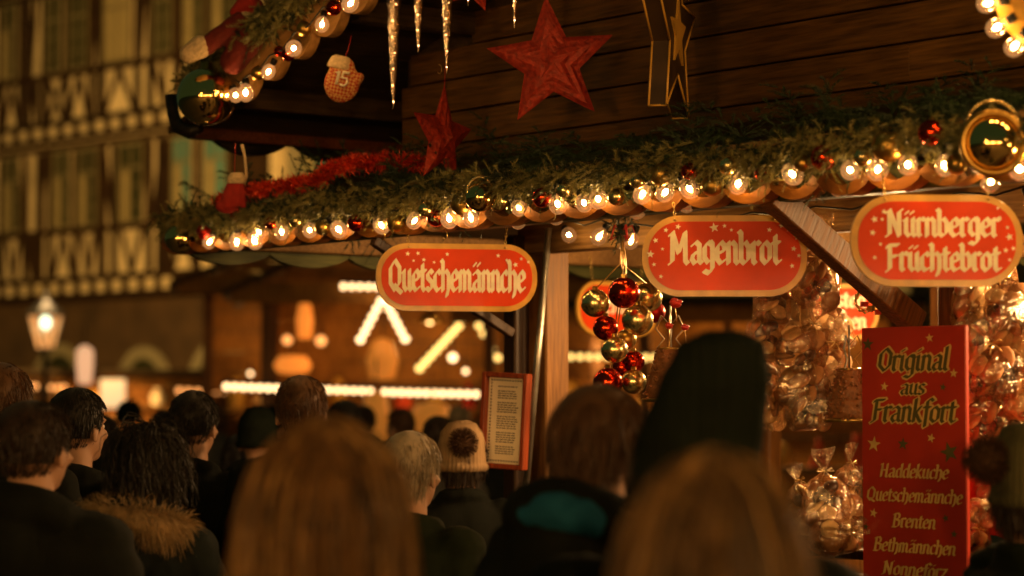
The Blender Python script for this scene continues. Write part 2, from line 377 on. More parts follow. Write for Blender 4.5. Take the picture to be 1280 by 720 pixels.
# ================================================================== SETTING
g = MB(); g.add([(-150, -80, 0), (150, -80, 0), (150, 300, 0), (-150, 300, 0)], [(0, 1, 2, 3)]); struct(g.build('ground', 'ground'))
# ---- half-timbered house: local x to the right along the facade, y into the house, z up
FA = Vector((-5.84, 42, 0)); FD = Vector((.697, -.717, 0)).normalized(); FN = Vector((.717, .697, 0))
MF = Matrix(((FD.x, FN.x, 0, FA.x), (FD.y, FN.y, 0, FA.y), (0, 0, 1, 0), (0, 0, 0, 1)))
def fx(x):   # picture column -> metres along the facade
    k = (x-640)/FPX; return (k*FA.y-FA.x)/(FD.x-k*FD.y)
house = thing('half_timbered_house', 'tall half timbered house with ochre plaster, dark beams and a brown stone ground floor', 'house', mw=MF)
Z0 = 1.7; LV = [3.58, 3.86, 6.5, 6.76, 9.4, 9.66]     # jetty beams
def hb(name, m, x0, x1, z0, z1, y0, y1, parent=house):
    b = MB().box(((x0+x1)/2, (y0+y1)/2, (z0+z1)/2), (x1-x0, y1-y0, z1-z0)); return b.build(name, m, parent)
XL, XR = -12., 2.75
hb('stone_ground_floor', 'stone', XL, XR, 0, 3.5, .3, 1.2)
for z0, z1, k in ((3.58, 6.5, 0), (6.5, 9.4, 1), (9.4, 12.2, 2)): hb('plaster_wall', 'plaster', XL, XR, z0, z1, -.05*k, .9-.05*k)
hb('back_wall', 'plaster', XL, XR, 0, 12.2, 7.5, 8); hb('side_wall', 'plaster', XL, XL+.3, 0, 12.2, 1.2, 7.5); hb('side_wall', 'plaster', XR-.3, XR, 0, 12.2, 1.25, 7.5)
m_ = MB(); m_.add([(XL-.4, -.9, 12.1), (XR+.4, -.9, 12.1), (XR+.4, 4, 16.5), (XL-.4, 4, 16.5), (XL-.4, 9, 12.1), (XR+.4, 9, 12.1), (XL-.4, -.9, 12.0), (XR+.4, -.9, 12.0), (XL-.4, 9, 12.), (XR+.4, 9, 12.)],
      [(0, 1, 2, 3), (3, 2, 5, 4), (6, 8, 9, 7), (0, 6, 7, 1), (4, 5, 9, 8), (0, 3, 4, 8, 6), (1, 7, 9, 5, 2)]); m_.build('roof', 'roof', house)
tim = {}
def timber(x0, z0, x1, z1, w, y):
    L = math.hypot(x1-x0, z1-z0); a = math.atan2(z1-z0, x1-x0)
    key = (round(L, 1), round(w, 2))
    if key not in tim: tim[key] = MB().box((0, 0, 0), (key[0], .05, w)).mesh('timber')
    obj('timber', tim[key], 'fachwerk', house, mw=Matrix.Translation(((x0+x1)/2, y-.02-random.random()*.008, (z0+z1)/2)) @ Matrix.Rotation(-a, 4, 'Y') @ Matrix.Scale(L/key[0], 4, (1, 0, 0)))
def window(x0, x1, z0, z1, y, tm='pane', rows=2, shut=False):
    fr = MB(); t = .045; fw = x1-x0; cx = (x0+x1)/2
    for a in (x0+t/2, x1-t/2): fr.box((a, y-.05, (z0+z1)/2), (t, .024, z1-z0))
    for a in (z0+t/2, z1-t/2): fr.box((cx, y-.052, a), (fw, .026, t))
    zt = z0+(z1-z0)*.68
    fr.box((cx, y-.046, zt), (fw-2*t, .02, .05)); fr.box((cx, y-.047, (z0+z1)/2), (.032, .02, z1-z0-2*t))
    f = fr.build('window', 'winframe', house)
    if shut: MB().box((cx, y-.03, (z0+z1)/2), (fw-.1, .02, z1-z0-.1)).build('shutter', 'curtain', f); return
    q = MB(); q.box((cx, y-.032, (z0+z1)/2), (fw-.1, .01, z1-z0-.1)); q.build('pane', tm, f)
    for k in range(1, rows): z = z0+(zt-z0)*k/rows; MB().box((cx, y-.042, z), (fw-2*t-.004, .012, .02)).build('muntin', 'winframe', f)
    if random.random() < .55: MB().box((x0+fw*.28, y-.041, (z0+zt)/2), (fw*.3, .006, (zt-z0)*.9)).build('curtain', 'curtain', f)
yk = {0: 0., 1: -.05, 2: -.1}
for k in range(3):
    zb = [3.86, 6.76, 9.66][k]; y = yk[k]; zt = [6.5, 9.4, 12.1][k]
    timber(XL, zb-.02, XR, zb-.02, .11, y-.012); timber(XL, zb-.34, XR, zb-.34, .12, y-.012)      # two beams with the joist ends between
    x = XL
    while x < XR:
        timber(x, zb-.28, x, zb-.08, .17, y); x += .50
    sill = zb+.86; head = zb+2.42
    timber(XL, sill, XR, sill, .12, y); timber(XL, head, XR, head, .12, y)
P1 = [-38, -14, 2, 32, 50, 63, 95, 128, 143, 187, 202, 212, 248, 292, 303, 313, 323, 333]       # main posts of the storey at half height (picture columns)
W1 = [(6, 26), (68, 90), (99, 123), (150, 181), (217, 242), (257, 286), (-33, -18)]
P2 = [-30, 3, 28, 37, 58, 85, 116, 128, 174, 190, 224, 262, 300, 318, 336]
W2 = [(60, 81), (89, 113), (196, 219), (233, 258), (268, 296), (133, 168), (5, 24), (303, 316)]
LX = [p for p in range(-330, -45, 31) if fx(p) > XL+.1]; P1 = LX+P1; P2 = LX+P2; W1 = W1+[(p+5, p+26) for p in LX[::2]]; W2 = W2+[(p+5, p+26) for p in LX[1::2]]
for k, (PS, WS) in enumerate(((P1, W1), (P2, W2), (P2, W2))):
    zb = [3.86, 6.76, 9.66][k]; y = yk[k]; sill = zb+.86; head = zb+2.42; zt = [6.5, 9.4, 12.0][k]-.4
    for i, px in enumerate(PS): timber(fx(px), zb, fx(px), zt+.1, .16 if i % 3 else .22, y-.005)
    for i, (a, b) in enumerate(WS): window(fx(a), fx(b), sill+.06, head-.06, y-.02, 'tealpane' if (k == 0 and a > 210) else 'pane', 3, shut=(k == 1 and a == 133))
    for i in range(len(PS)-1):
        a, b = fx(PS[i])+.1, fx(PS[i+1])-.1; mid = (a+b)/2; q = (0, 1, 3, 2, 0, 1)[i % 6]
        if b-a < .22: continue
        if q == 0: timber(a, zb+.03, mid, sill-.05, .1, y+.01); timber(b, zb+.03, mid, sill-.05, .1, y+.006)
        elif q == 1: timber(mid, zb+.03, a+.1, sill-.05, .1, y+.01); timber(mid, zb+.03, b-.1, sill-.05, .1, y+.006)
        elif q == 2: timber(a, zb+.03, b, sill-.05, .09, y+.01); timber(b, zb+.03, a, sill-.05, .09, y+.006)
        else: timber(mid, zb+.05, mid, sill-.05, .12, y+.01); timber(a, sill-.06, mid, zb+.05, .09, y+.006)
    for px, dx in ((45, 10), (143, -10), (190, 8), (30, -8), (172, 7)):          # long leaning braces between sill and head
        if k == 0: timber(fx(px)+dx*.006, sill, fx(px)+dx*.035, head, .11, y+.012)
    for px, dx in ((84, 7), (128, -8), (174, 8), (37, 8), (305, 5)):
        if k > 0: timber(fx(px)+dx*.006, sill, fx(px)+dx*.03, head, .11, y+.012)
def arch(px, r, zs):
    x = fx(px); ms = MB(); n = 9; pb = MB()
    for i in range(n):
        a0, a1 = PI*i/n+.02, PI*(i+1)/n-.02
        ms.prism([(x+r*math.cos(a0), zs+r*math.sin(a0)), (x+(r+.22)*math.cos(a0), zs+(r+.22)*math.sin(a0)), (x+(r+.22)*math.cos(a1), zs+(r+.22)*math.sin(a1)), (x+r*math.cos(a1), zs+r*math.sin(a1))], .22, .34)
    for sg in (-1, 1):
        for j in range(6): ms.box((x+sg*(r+.11), .27, zs/6*(j+.5)), (.22, .12, zs/6-.02))
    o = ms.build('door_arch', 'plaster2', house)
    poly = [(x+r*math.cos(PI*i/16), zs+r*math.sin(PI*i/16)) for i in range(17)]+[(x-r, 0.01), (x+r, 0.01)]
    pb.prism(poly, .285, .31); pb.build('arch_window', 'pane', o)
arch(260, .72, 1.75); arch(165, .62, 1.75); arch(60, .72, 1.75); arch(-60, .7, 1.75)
# ---- pale building with greenish windows to the right of it
h2 = thing('town_house', 'pale plaster town house with blue green windows seen under the dark scalloped roof edge', 'house', mw=MF)
X2, X3 = 2.9, 15.
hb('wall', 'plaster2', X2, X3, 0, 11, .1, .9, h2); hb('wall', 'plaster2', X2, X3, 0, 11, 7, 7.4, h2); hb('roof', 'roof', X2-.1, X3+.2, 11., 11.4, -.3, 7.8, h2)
tmp = house; house = h2
for px in (391, 436, 484, 536, 600): 
    for zz in (4.6, 7.4):
        window(fx(px)-.36, fx(px)+.36, zz, zz+1.75, .08, 'tealpane', 2)
for zz in (3.9, 6.9, 9.9): hb('cornice', 'winframe', X2, X3, zz, zz+.16, 0, .1, h2)
house = tmp
# ---- street lamps
def lantern_post(name, label, x, y, Z, glow, power, col, hgt=None, group=None):
    p = PZ(x, y, Z); zt = p.z; t = thing(name, label, 'street lamp', (p.x, p.y, 0), .3, group)
    b = MB().lathe([(.16, 0), (.16, .12), (.09, .2), (.075, .9), (.06, 1.0), (.045, 1.1), (.04, zt-.42), (.07, zt-.38), (.03, zt-.34)], 12, close=True); b.build('post', 'black', t)
    c = MB()
    for i in range(6):
        a = 2*PI*i/6; c.tube([(.12*math.cos(a), .12*math.sin(a), zt-.34), (.24*math.cos(a), .24*math.sin(a), zt+.12)], .012, 5)
    c.lathe([(.27, zt+.12), (.25, zt+.16), (.12, zt+.28), (.05, zt+.33), (.03, zt+.4), (0.001, zt+.44)], 6, smooth=False); c.lathe([(.13, zt-.36), (.14, zt-.33), (.001, zt-.33)], 6)
    c.build('lantern_frame', 'black', t)
    gl = MB(); 
    for i in range(6):
        a, b_ = 2*PI*i/6, 2*PI*(i+1)/6
        gl.add([(.115*math.cos(a), .115*math.sin(a), zt-.33), (.115*math.cos(b_), .115*math.sin(b_), zt-.33), (.232*math.cos(b_), .232*math.sin(b_), zt+.11), (.232*math.cos(a), .232*math.sin(a), zt+.11)], [(0, 1, 2, 3)])
    gl.build('lantern_glass', 'lampglass', t)
    MB().ell((0, 0, zt+.02), (.07, .07, .09), 12, 8).build('lamp_bulb', glow, t)
    if power:
        ld = bpy.data.lights.new('lamp_light', 'POINT'); ld.energy = power; ld.color = col; ld.shadow_soft_size = .12
        o = bpy.data.objects.new('lamp_light', ld); COL.objects.link(o); o.parent = t; o.location = (0, -.02, zt+.75)
    return t
M['lampglass'] = film('lamp_glass', (1, .9, .7), .3, .3, .35)
M['lampwarm'] = emis('warm_lamp', (1, .62, .34), 5)
lantern_post('street_lamp', 'six sided street lantern with a cool white lamp at the foot of the timbered house', 57, 405, 33, 'cool', 45, (1, .6, .25))
# unseen floodlights added to light the fronts of the old houses (the light itself sits in each head)
def fill_flood(label, X, Y, Z, tgt, power, size):
    t = thing('fill_floodlight', label, 'fill_floodlight', (X, Y, 0))
    MB().lathe([(.1, 0), (.1, .1), (.04, .15), (.035, Z)], 10, close=True).build('post', 'black', t)
    d = (Vector(tgt)-Vector((X, Y, Z))).normalized(); q = d.to_track_quat('-Z', 'Y').to_matrix().to_4x4()
    hm = MB().lathe([(.001, .14), (.08, .14), (.11, .06), (.16, -.02), (.17, -.1), (.165, -.1), (.15, -.03), (.001, .0)], 14); hm.build('lamp_head', 'black', t).matrix_local = Matrix.Translation((0, 0, Z)) @ q
    ld = bpy.data.lights.new('fill_spot', 'SPOT'); ld.energy = power; ld.color = (1, .57, .15); ld.spot_size = size; ld.spot_blend = .8; ld.shadow_soft_size = .1
    o = bpy.data.objects.new('fill_spot', ld); COL.objects.link(o); o.parent = t; o.matrix_local = Matrix.Translation(Vector((0, 0, Z))+d*.12) @ q
c1 = MF @ Vector((-1.6, 0, 5.2))
fill_flood('unseen post lamp added as fill for the half timbered house', -6.6, 27., 4.2, c1, 7500, R(46))
fill_flood('unseen post lamp further along the square added as fill for the pale house', 6.0, 27., 4.0, MF @ Vector((6.5, 0, 5.5)), 900, R(80))
# ---- strings of festoon bulbs (bulb parts share one mesh)
fb = MB().ell((0, 0, 0), .03, 8, 6).mesh('bulb')
M['festoon'] = emis('festoon_bulb', (1, .60, .27), 4.2); M['festoon_dim'] = emis('dim_festoon_bulb', (1, .36, .09), 1.7); M['festoon_yellow'] = emis('yellow_festoon_bulb', (1, .60, .15), 2.6)
mesh_f = {}; M['festoon_opp'] = emis('near_festoon_bulb', (1, .58, .22), 60.)
for k in ('festoon_opp', 'festoon', 'festoon_dim', 'festoon_yellow'): mm = fb.copy(); mm.materials.append(M[k]); mesh_f[k] = mm
def chain(label, a, b, n, group, m='festoon', sag=0., rad=.008, s=1., name='bulb_string'):
    t = thing(name, label, 'light string', a, 0, group); a = Vector(a); b = Vector(b)
    pts = [(b-a)*(i/12)+Vector((0, 0, -sag*4*(i/12)*(1-i/12)+.045*s)) for i in range(13)]
    MB().tube(pts, rad, 6).build('cable', 'black', t)
    for i in range(n):
        f = (i+.5)/n; p = (b-a)*f+Vector((0, 0, -sag*4*f*(1-f)))
        o = obj('bulb', mesh_f[m], None, t, loc=p); o.scale = (s,)*3
    return t
# ---- the far market stalls
def far_stall(label, c, rz, w, d, h, warm, goods, name='market_stall', gable=True):
    t = thing(name, label, 'market stall', c, rz)
    for sx in (-1, 1):
        for sy in (0, 1): MB().box((sx*(w/2-.06), sy*(d-.1)+.05, h/2), (.1, .1, h)).build('post', 'post', t)
    n = int(w/.18)
    for i in range(n): MB().box((-w/2+(i+.5)*w/n, -.02, .5), (w/n-.012, .025, 1.0)).build('plank', 'farwood', t)
    for i in range(12): MB().box((0, d+.02, .1+(i+.5)*(h-.1)/12), (w, .025, (h-.1)/12-.012)).build('back_plank', 'farwood', t)
    MB().box((0, .12, 1.03), (w+.1, .5, .05), bev=.008).build('counter', 'beam', t)
    if gable:
        for sg in (-1, 1):
            r_ = MB(); r_.add([(sg*(w/2+.35), -.5, h), (0, -.5, h+w*.28), (0, d+.3, h+w*.28), (sg*(w/2+.35), d+.3, h), (sg*(w/2+.35), -.5, h-.06), (0, -.5, h+w*.28-.06), (0, d+.3, h+w*.28-.06), (sg*(w/2+.35), d+.3, h-.06)],
                [(0, 1, 2, 3), (7, 6, 5, 4), (0, 4, 5, 1), (2, 6, 7, 3), (0, 3, 7, 4)]); r_.build('roof', 'roofwood', t)
        for k in range(8):
            z = h+.01+k*w*.28/8; ww = w*(1-k/8)-.1; MB().box((0, -.06, z+w*.28/16), (ww, .03, w*.28/8-.01)).build('gable_plank', 'farwood', t)
    else:
        MB().box((0, d/2-.3, h+.05), (w+.5, d+.8, .08)).build('roof', 'roofwood', t)
    MB().box((0, -.46, h-.02), (w+.5, .04, .2)).build('fascia', 'farwood', t)
    MB().box((0, d-.25, 1.55), (w-.3, .3, .03)).build('shelf', 'beam', t); 
    for i in range(goods):
        x = -w/2+.3+(w-.6)*(i+.5)/goods; hh = random.uniform(.12, .34); b = MB()
        k = i % 3
        if k == 0: b.lathe([(.09, 0), (.11, hh*.6), (.05, hh*.8), (.06, hh), (.001, hh)], 10)
        elif k == 1: b.lathe([(.1, 0), (.04, hh*.5), (.02, hh), (.001, hh)], 8); 
        else: b.ell((0, 0, hh/2), (.1, .08, hh/2), 10, 8)
        b.build('ware', ['feltred', 'signgold', 'cookie', 'cloth', 'cream'][random.randrange(5)], t).location = (x, (.12 if i % 2 else d-.25), (1.056 if i % 2 else 1.566))
    ld = bpy.data.lights.new('stall_lamp', 'POINT'); ld.energy = warm; ld.color = (1, .52, .15); ld.shadow_soft_size = .12
    sh = MB().lathe([(.02, .12), (.04, .1), (.16, -.02), (.165, -.02), (.05, .1)], 14); L_ = sh.build('lamp_shade', 'brass', t); L_.location = (0, d*.45, h-.25)
    MB().ell((0, 0, .02), .045, 10, 8).build('lamp_bulb', 'lampwarm', L_)
    o = bpy.data.objects.new('stall_lamp', ld); COL.objects.link(o); o.parent = L_; o.location = (0, 0, -.1)
    return t
M['farwood'] = wood('stall_boards', (.26, .10, .018), (.45, .19, .035), .6, 'z')
def zc(x, y, Z): return PZ(x, y, Z)
cA = zc(540, 500, 24); far_stall('far stall with zigzag light rods behind the menu board', (cA.x, cA.y, 0), .06, 3.4, 2., 2.72, 26, 16)
cB = zc(352, 500, 26); far_stall('narrow far stall left of the zigzag lights with an orange star lantern', (cB.x, cB.y, 0), .12, 1.7, 1.8, 2.9, 22, 8)
cC = zc(760, 500, 23); far_stall('far stall seen through the hut between the post and the bauble cluster', (cC.x, cC.y, 0), -.1, 2.4, 1.8, 2.5, 40, 10, gable=False)
cD = zc(150, 500, 36); far_stall('dim stall in front of the timbered house with a pale lit window', (cD.x, cD.y, 0), .2, 2.6, 1.6, 2.0, 55, 8, gable=False)
cE = zc(960, 500, 22); far_stall('far stall behind the hanging sweet bags', (cE.x, cE.y, 0), -.2, 2.4, 1.8, 2.5, 35, 10, gable=False)
MB().box((0, 0, 0), (.36, .04, .42)).build('lit_menu', emis('lit_panel', (1, .62, .3), .8)).matrix_world = Matrix.Translation(PZ(141, 492, 35.4))
tag(bpy.data.objects['lit_menu'], 'blurred pale lit panel on the dim stall before the timbered house', 'lit sign')
G1 = 'rods of bulbs on the far stalls'
def rod(x0, y0, x1, y1, Z, label, m='festoon', den=13., s=.9):
    a, b = PZ(x0, y0, Z), PZ(x1, y1, Z); n = max(3, int((b-a).length*den)); return chain(label, a, b, n, G1, m, 0, .018, s)
rod(424, 358, 560, 360, 23.3, 'level light rod along the eave of the zigzag stall')
rod(448, 429, 478, 372, 23.3, 'slanting light rod forming the left half of the lit peak', s=1.15)
rod(480, 372, 509, 428, 23.3, 'slanting light rod forming the right half of the lit peak', s=1.15)
rod(521, 464, 590, 389, 23.3, 'long yellow light rod rising to the right under the oval sign', 'festoon_yellow', s=1.2)
rod(590, 392, 625, 452, 23.3, 'yellow light rod falling to the right behind the dark post', 'festoon_yellow', s=1.1)
rod(278, 483, 382, 487, 23.3, 'level bright light string left of the bald head', s=1.)
rod(396, 487, 468, 489, 23.3, 'level bright light string right of the bald head')
rod(476, 490, 600, 493, 23.3, 'level light string ending at the menu board', s=.95)
rod(655, 445, 700, 445, 22.2, 'short light string right of the tall wooden post', 'festoon_yellow')
rod(708, 446, 765, 446, 22.2, 'light string behind the bauble cluster', 'festoon_yellow')
rod(780, 447, 845, 447, 22.2, 'light string right of the bauble cluster', 'festoon_yellow')
rod(1020, 452, 1065, 455, 21.4, 'light string behind the sweet bags', 'festoon_yellow', 6)
for (x, y, Z, m, s, lb) in ((30, 483, 34, 'festoon_dim', 2., ''), (38, 482, 34, 'festoon_dim', 2, ''), (46, 483, 34, 'festoon_dim', 2.4, ''), (62, 485, 34, 'festoon_dim', 1.7, ''), (70, 484, 34, 'festoon_dim', 1.8, ''), (80, 484, 34, 'festoon_dim', 2.2, ''),
    (220, 488, 30, 'festoon_dim', 2., ''), (229, 489, 30, 'festoon_dim', 2.4, ''), (244, 488, 30, 'festoon_dim', 2, ''), (259, 490, 30, 'festoon_dim', 2.4, ''), (269, 490, 30, 'festoon_dim', 1.8, ''), (281, 491, 30, 'festoon_dim', 1.4, '')): pass
def glow(label, x, y, Z, m, s, name='globe_lamp'):
    p = PZ(x, y, Z); t = thing(name, label, 'lamp', p); o = obj('globe', mesh_f[m], None, t); o.scale = (s,)*3
    MB().tube([(0, 0, .03*s), (0, 0, .03*s+.12)], .012, 6).build('socket', 'black', t)
rod(26, 483, 48, 483, 34, 'dim orange light string at the foot of the street lamp', 'festoon_dim', 9, 1.3)
rod(60, 485, 84, 484, 34, 'dim orange light string right of the street lamp', 'festoon_dim', 9, 1.2)
rod(218, 488, 288, 491, 30, 'dim orange light string above the man in the collar', 'festoon_dim', 9, 1.3)
glow('small round lamp above the level light string', 313, 467, 26, 'festoon', .75)
glow('round lamp left of the orange lantern', 359, 425, 25.5, 'festoon_dim', 1.6)
glow('round lamp right of the orange lantern', 401, 426, 25.5, 'festoon_dim', 1.8)
glow('white round lamp below the right half of the zigzag stall', 566, 447, 23.2, 'festoon', 1.3)
glow('small white round lamp beside the larger one under the oval sign', 582, 464, 23.2, 'festoon', .8)
def lit_figure(label, x, y, Z, prof, m, name='paper_lantern'):
    t = thing(name, label, 'lantern', PZ(x, y, Z)); MB().lathe(prof, 12).build('lantern_shade', m, t)
    MB().tube([(0, 0, prof[-1][1]-.02), (0, 0, prof[-1][1]+.3)], .008, 5).build('hanger', 'black', t); return t
M['orangelamp'] = emis('orange_lantern', (1, .26, .03), .75, (.8, .3, .05)); M['orangelamp2'] = emis('amber_lantern', (1, .33, .04), .22, (.8, .3, .05))
lit_figure('frosted tall lamp beyond the street lantern', 106, 456, 31, [(.001, -.25), (.09, -.24), (.11, 0), (.11, .18), (.05, .24), (.001, .25)], emis('frosted_lamp', (1, .5, .25), .75), 'frosted_lamp')
lit_figure('tall glowing orange lantern on the narrow far stall', 381, 400, 25.2, [(.001, -.2), (.07, -.19), (.09, 0), (.06, .16), (.001, .2)], 'orangelamp')
lit_figure('wide glowing orange lantern below the tall one', 366, 456, 25.2, [(.001, -.1), (.16, -.08), (.2, 0), (.14, .09), (.001, .1)], 'orangelamp')
lit_figure('amber glowing lantern under the lit peak', 478, 450, 23.6, [(.001, -.2), (.12, -.18), (.16, 0), (.1, .18), (.001, .22)], 'orangelamp2')
lit_figure('amber glowing lantern right of the tall orange one', 398, 365, 25.2, [(.001, -.1), (.08, -.08), (.09, 0), (.06, .1), (.001, .12)], 'orangelamp2')
lit_figure('amber lantern low behind the grey haired man', 470, 520, 22.9, [(.001, -.3), (.1, -.26), (.13, 0), (.1, .2), (.001, .24)], 'orangelamp2')
lit_figure('amber lantern beside the menu board', 540, 520, 22.9, [(.001, -.2), (.15, -.16), (.2, 0), (.15, .1), (.001, .14)], 'orangelamp2')
# ---- dark trees behind the stalls
def tree(label, x, Z, h, rad):
    p = PZ(x, 495, Z); t = thing('evergreen_tree', label, 'tree', (p.x, p.y, 0)); n = 0; MB().tube([(0, 0, 0), (.03, 0, h*.5), (0, .02, h)], [.12, .07, .01], 8).build('trunk', 'twig', t)
    n = 5200; q = rng.random(n); z = h*(.18+.8*q); r_ = rad*(1-q)**.8*np.sqrt(rng.random(n))*(1+.35*np.sin(q*50)); a = rng.random(n)*2*PI
    c = np.stack([r_*np.cos(a), r_*np.sin(a), z], 1); d1 = rng.normal(size=(n, 3))*.06; d2 = rng.normal(size=(n, 3))*.05
    V = np.stack([c-d1, c+d2, c+d1], 1).reshape(-1, 3); o = obj('crown', npmesh('crown', V, np.arange(n*3).reshape(-1, 3)), 'fir', t)

# ---- opposite row of stalls behind the photographer, lit by festoons (mirrored in the baubles)
for i, (X, lb) in enumerate(((-4.2, 'stall opposite the hut, left of the photographer'), (0.2, 'stall opposite the hut, straight behind the photographer'), (4.6, 'stall opposite the hut, right of the photographer'))):
    far_stall(lb, (X, -4.2, 0), PI, 3.6, 1.8, 2.5, 420, 14)
OPP = []
for X0, X1, lb in ((-6.2, -2.2, 'festoon on the stall to the left behind the photographer'), (-1.8, 2.2, 'festoon on the stall straight behind the photographer'), (2.6, 6.6, 'festoon on the stall to the right behind the photographer')):
    chain(lb, (X0, -3.5, 2.55), (X1, -3.5, 2.55), 26, 'festoons behind the photographer', 'festoon_opp', .1, s=1.5)
for X, Y, E_, lb in ((-3.6, -2.6, 165., 'unseen globe mast added as fill light to the left of the photographer'), (6.0, 1.6, 290., 'unseen globe mast added as fill light to the right of the photographer')):  # unseen masts added as front fill light
    zt = 3.5; t = thing('fill_mast', lb, 'street lamp', (X, Y, 0))
    MB().lathe([(.14, 0), (.14, .1), (.05, .2), (.04, zt), (.07, zt+.02), (.001, zt+.03)], 10, close=True).build('post', 'black', t)
    MB().ell((0, 0, zt+.21), .19, 20, 14).build('fill_globe', emis('fill_mast_globe', (1, .52, .15), E_), t)
# ================================================================== THE HUT
hut = thing('market_hut', 'dark planked market hut with a low canopy, scalloped fascia boards and wooden posts', 'market hut', mw=MU)
# local frame: x = along the front towards the right (-s), y = into the hut, z up
ZE = 2.285                   # underside of the front fascia region
SL, SR = -3.80, 1.9          # left corner and right end (x)
def hp(name, m, c, sz, **k): return MB().box(c, sz, **k).build(name, m, hut)
# scalloped fascia: wave-cut board with one lobe per shape
def scallop_board(x0, x1, y, ztop, per, depth, th, m, name='fascia_board', mxm=None, hgt=.045, hole=0.):
    n = max(1, round((x1-x0)/per)); per = (x1-x0)/n; out = []
    for i in range(n):
        a = x0+i*per; mb = MB(); ow = [(a+.001+(per*(.88 if hole else 1)-.002)*k/14, ztop-hgt-depth*math.sin(PI*k/14)**.7) for k in range(15)]
        if hole: iw = [(a+per*.44+(per*hole)*(k/14-.5), ztop-hgt*.3-(depth+hgt*.7)*hole*.9*math.sin(PI*k/14)**.8) for k in range(15)]
        else: iw = [(q[0], ztop) for q in ow]
        tw = (lambda X: ((X-a)/per-.5)*.045) if hole else (lambda X: 0.); V = [(q[0], yy+tw(q[0]), q[1]) for yy in (y, y+th) for q in ow]+[(q[0], yy+tw(q[0]), q[1]) for yy in (y, y+th) for q in iw]; F = []
        for k in range(14): F += [(k, k+1, 30+k+1, 30+k), (15+k, 45+k, 45+k+1, 15+k+1), (k, 15+k, 15+k+1, k+1), (30+k, 30+k+1, 45+k+1, 45+k)]
        F += [(0, 30, 45, 15), (14, 29, 59, 44)]; mb.add(V, F, False, mxm); out.append(mb)
    return out
for mb in scallop_board(SL, SR, -.045, 2.315, .185, .042, .05, 'scallop', hole=.62, hgt=.033): mb.build('fascia_scallop', 'scallop', hut)
hp('eave_beam', 'green_wood', ((SL+SR)/2, .06, 2.285), (SR-SL, .07, .075), bev=.006)
sideM = Matrix.Translation((SL, 0, 0)) @ Matrix.Rotation(PI/2, 4, 'Z')
for mb in scallop_board(.05, 3.1, .0, 2.30, .38, .045, .03, 'green', hgt=.04): 
    o = mb.build('side_scallop', 'green_wood', hut); o.matrix_local = sideM
for mb in scallop_board(SL+.1, SR, 3.05, 2.32, .38, .07, .03, 'green', hgt=.05): mb.build('rear_scallop', 'green_wood', hut)
hp('side_beam', 'beam', (SL+.12, 1.6, 2.31), (.08, 2.9, .09), bev=.005); hp('rear_beam', 'beam', ((SL+SR)/2, 2.98, 2.31), (SR-SL-.3, .08, .09), bev=.005)
hp('front_rail', 'beam', ((-2.56+SR)/2, .70, 2.27), (SR+2.5, .06, .12), bev=.005)
for i in range(3): hp('cross_beam', 'beam', (-2.49+i*1.94-.0, 1.85, 2.36), (.08, 2.2, .08), bev=.005)
for i in range(24): 
    y = .1+i*.125; hp('ceiling_plank', 'ceilwood', ((SL+SR)/2, y+.06, 2.425+random.uniform(-.002, .002)), (SR-SL-.02, .118, .018))
# sloping canopy top that carries the fir
def slab(name, m, P, th):
    v = [Vector(p) for p in P]; nrm = (v[1]-v[0]).cross(v[3]-v[0]).normalized(); mb = MB()
    mb.add(v+[p-nrm*th for p in v], [(0, 1, 2, 3), (7, 6, 5, 4), (0, 4, 5, 1), (1, 5, 6, 2), (2, 6, 7, 3), (3, 7, 4, 0)]); return mb.build(name, m, hut)
slab('canopy_roof', 'roofwood', [(SL, -.03, 2.36), (SR, -.03, 2.36), (SR, .49, 2.56), (SL+.5, .49, 2.56)], .02)
slab('canopy_roof', 'roofwood', [(SL, 3.1, 2.36), (SL, -.03, 2.36), (SL+.5, .49, 2.56), (SL+.5, 3.1, 2.56)], .02)
# posts, braces
def post(x, y, w, m, z1=2.25, nm='post'): return hp(nm, m, (x, y, z1/2), (w, w, z1), bev=.006)
post(-2.45, .75, .11, 'lightpost'); post(-2.52, .66, .07, 'darkpost', 2.28)
post(-.50, .74, .10, 'post'); post(1.44, .74, .10, 'post'); post(-2.46, 2.9, .09, 'post'); post(-.3, 2.9, .09, 'post'); post(1.5, 2.9, .09, 'post')
post(-3.5, 2.9, .08, 'post')
# the leaning galvanised pole beside the left post
pA, pB = PD(686, 285, .62), PD(655, 640, .62); MI = MU.inverted()
MB().tube([MI @ pB, MI @ pA], .012, 10).build('metal_pole', 'iron', hut)
def beam2(a, b, w, t, m, name='brace'):
    a, b = Vector(a), Vector(b); d = b-a; L = d.length; q = d.to_track_quat('X', 'Z').to_matrix().to_4x4()
    o = MB().box((0, 0, 0), (L, w, t), bev=.004).build(name, m, hut); o.matrix_local = Matrix.Translation((a+b)/2) @ q; return o
def HL(p): return MI @ p
beam2(HL(PD(962, 242, .02)), HL(PD(1146, 405, .66)), .055, .075, 'post')
beam2(HL(PD(466, 300, .03)), HL(PD(640, 417, .62)), .03, .035, 'darkpost')
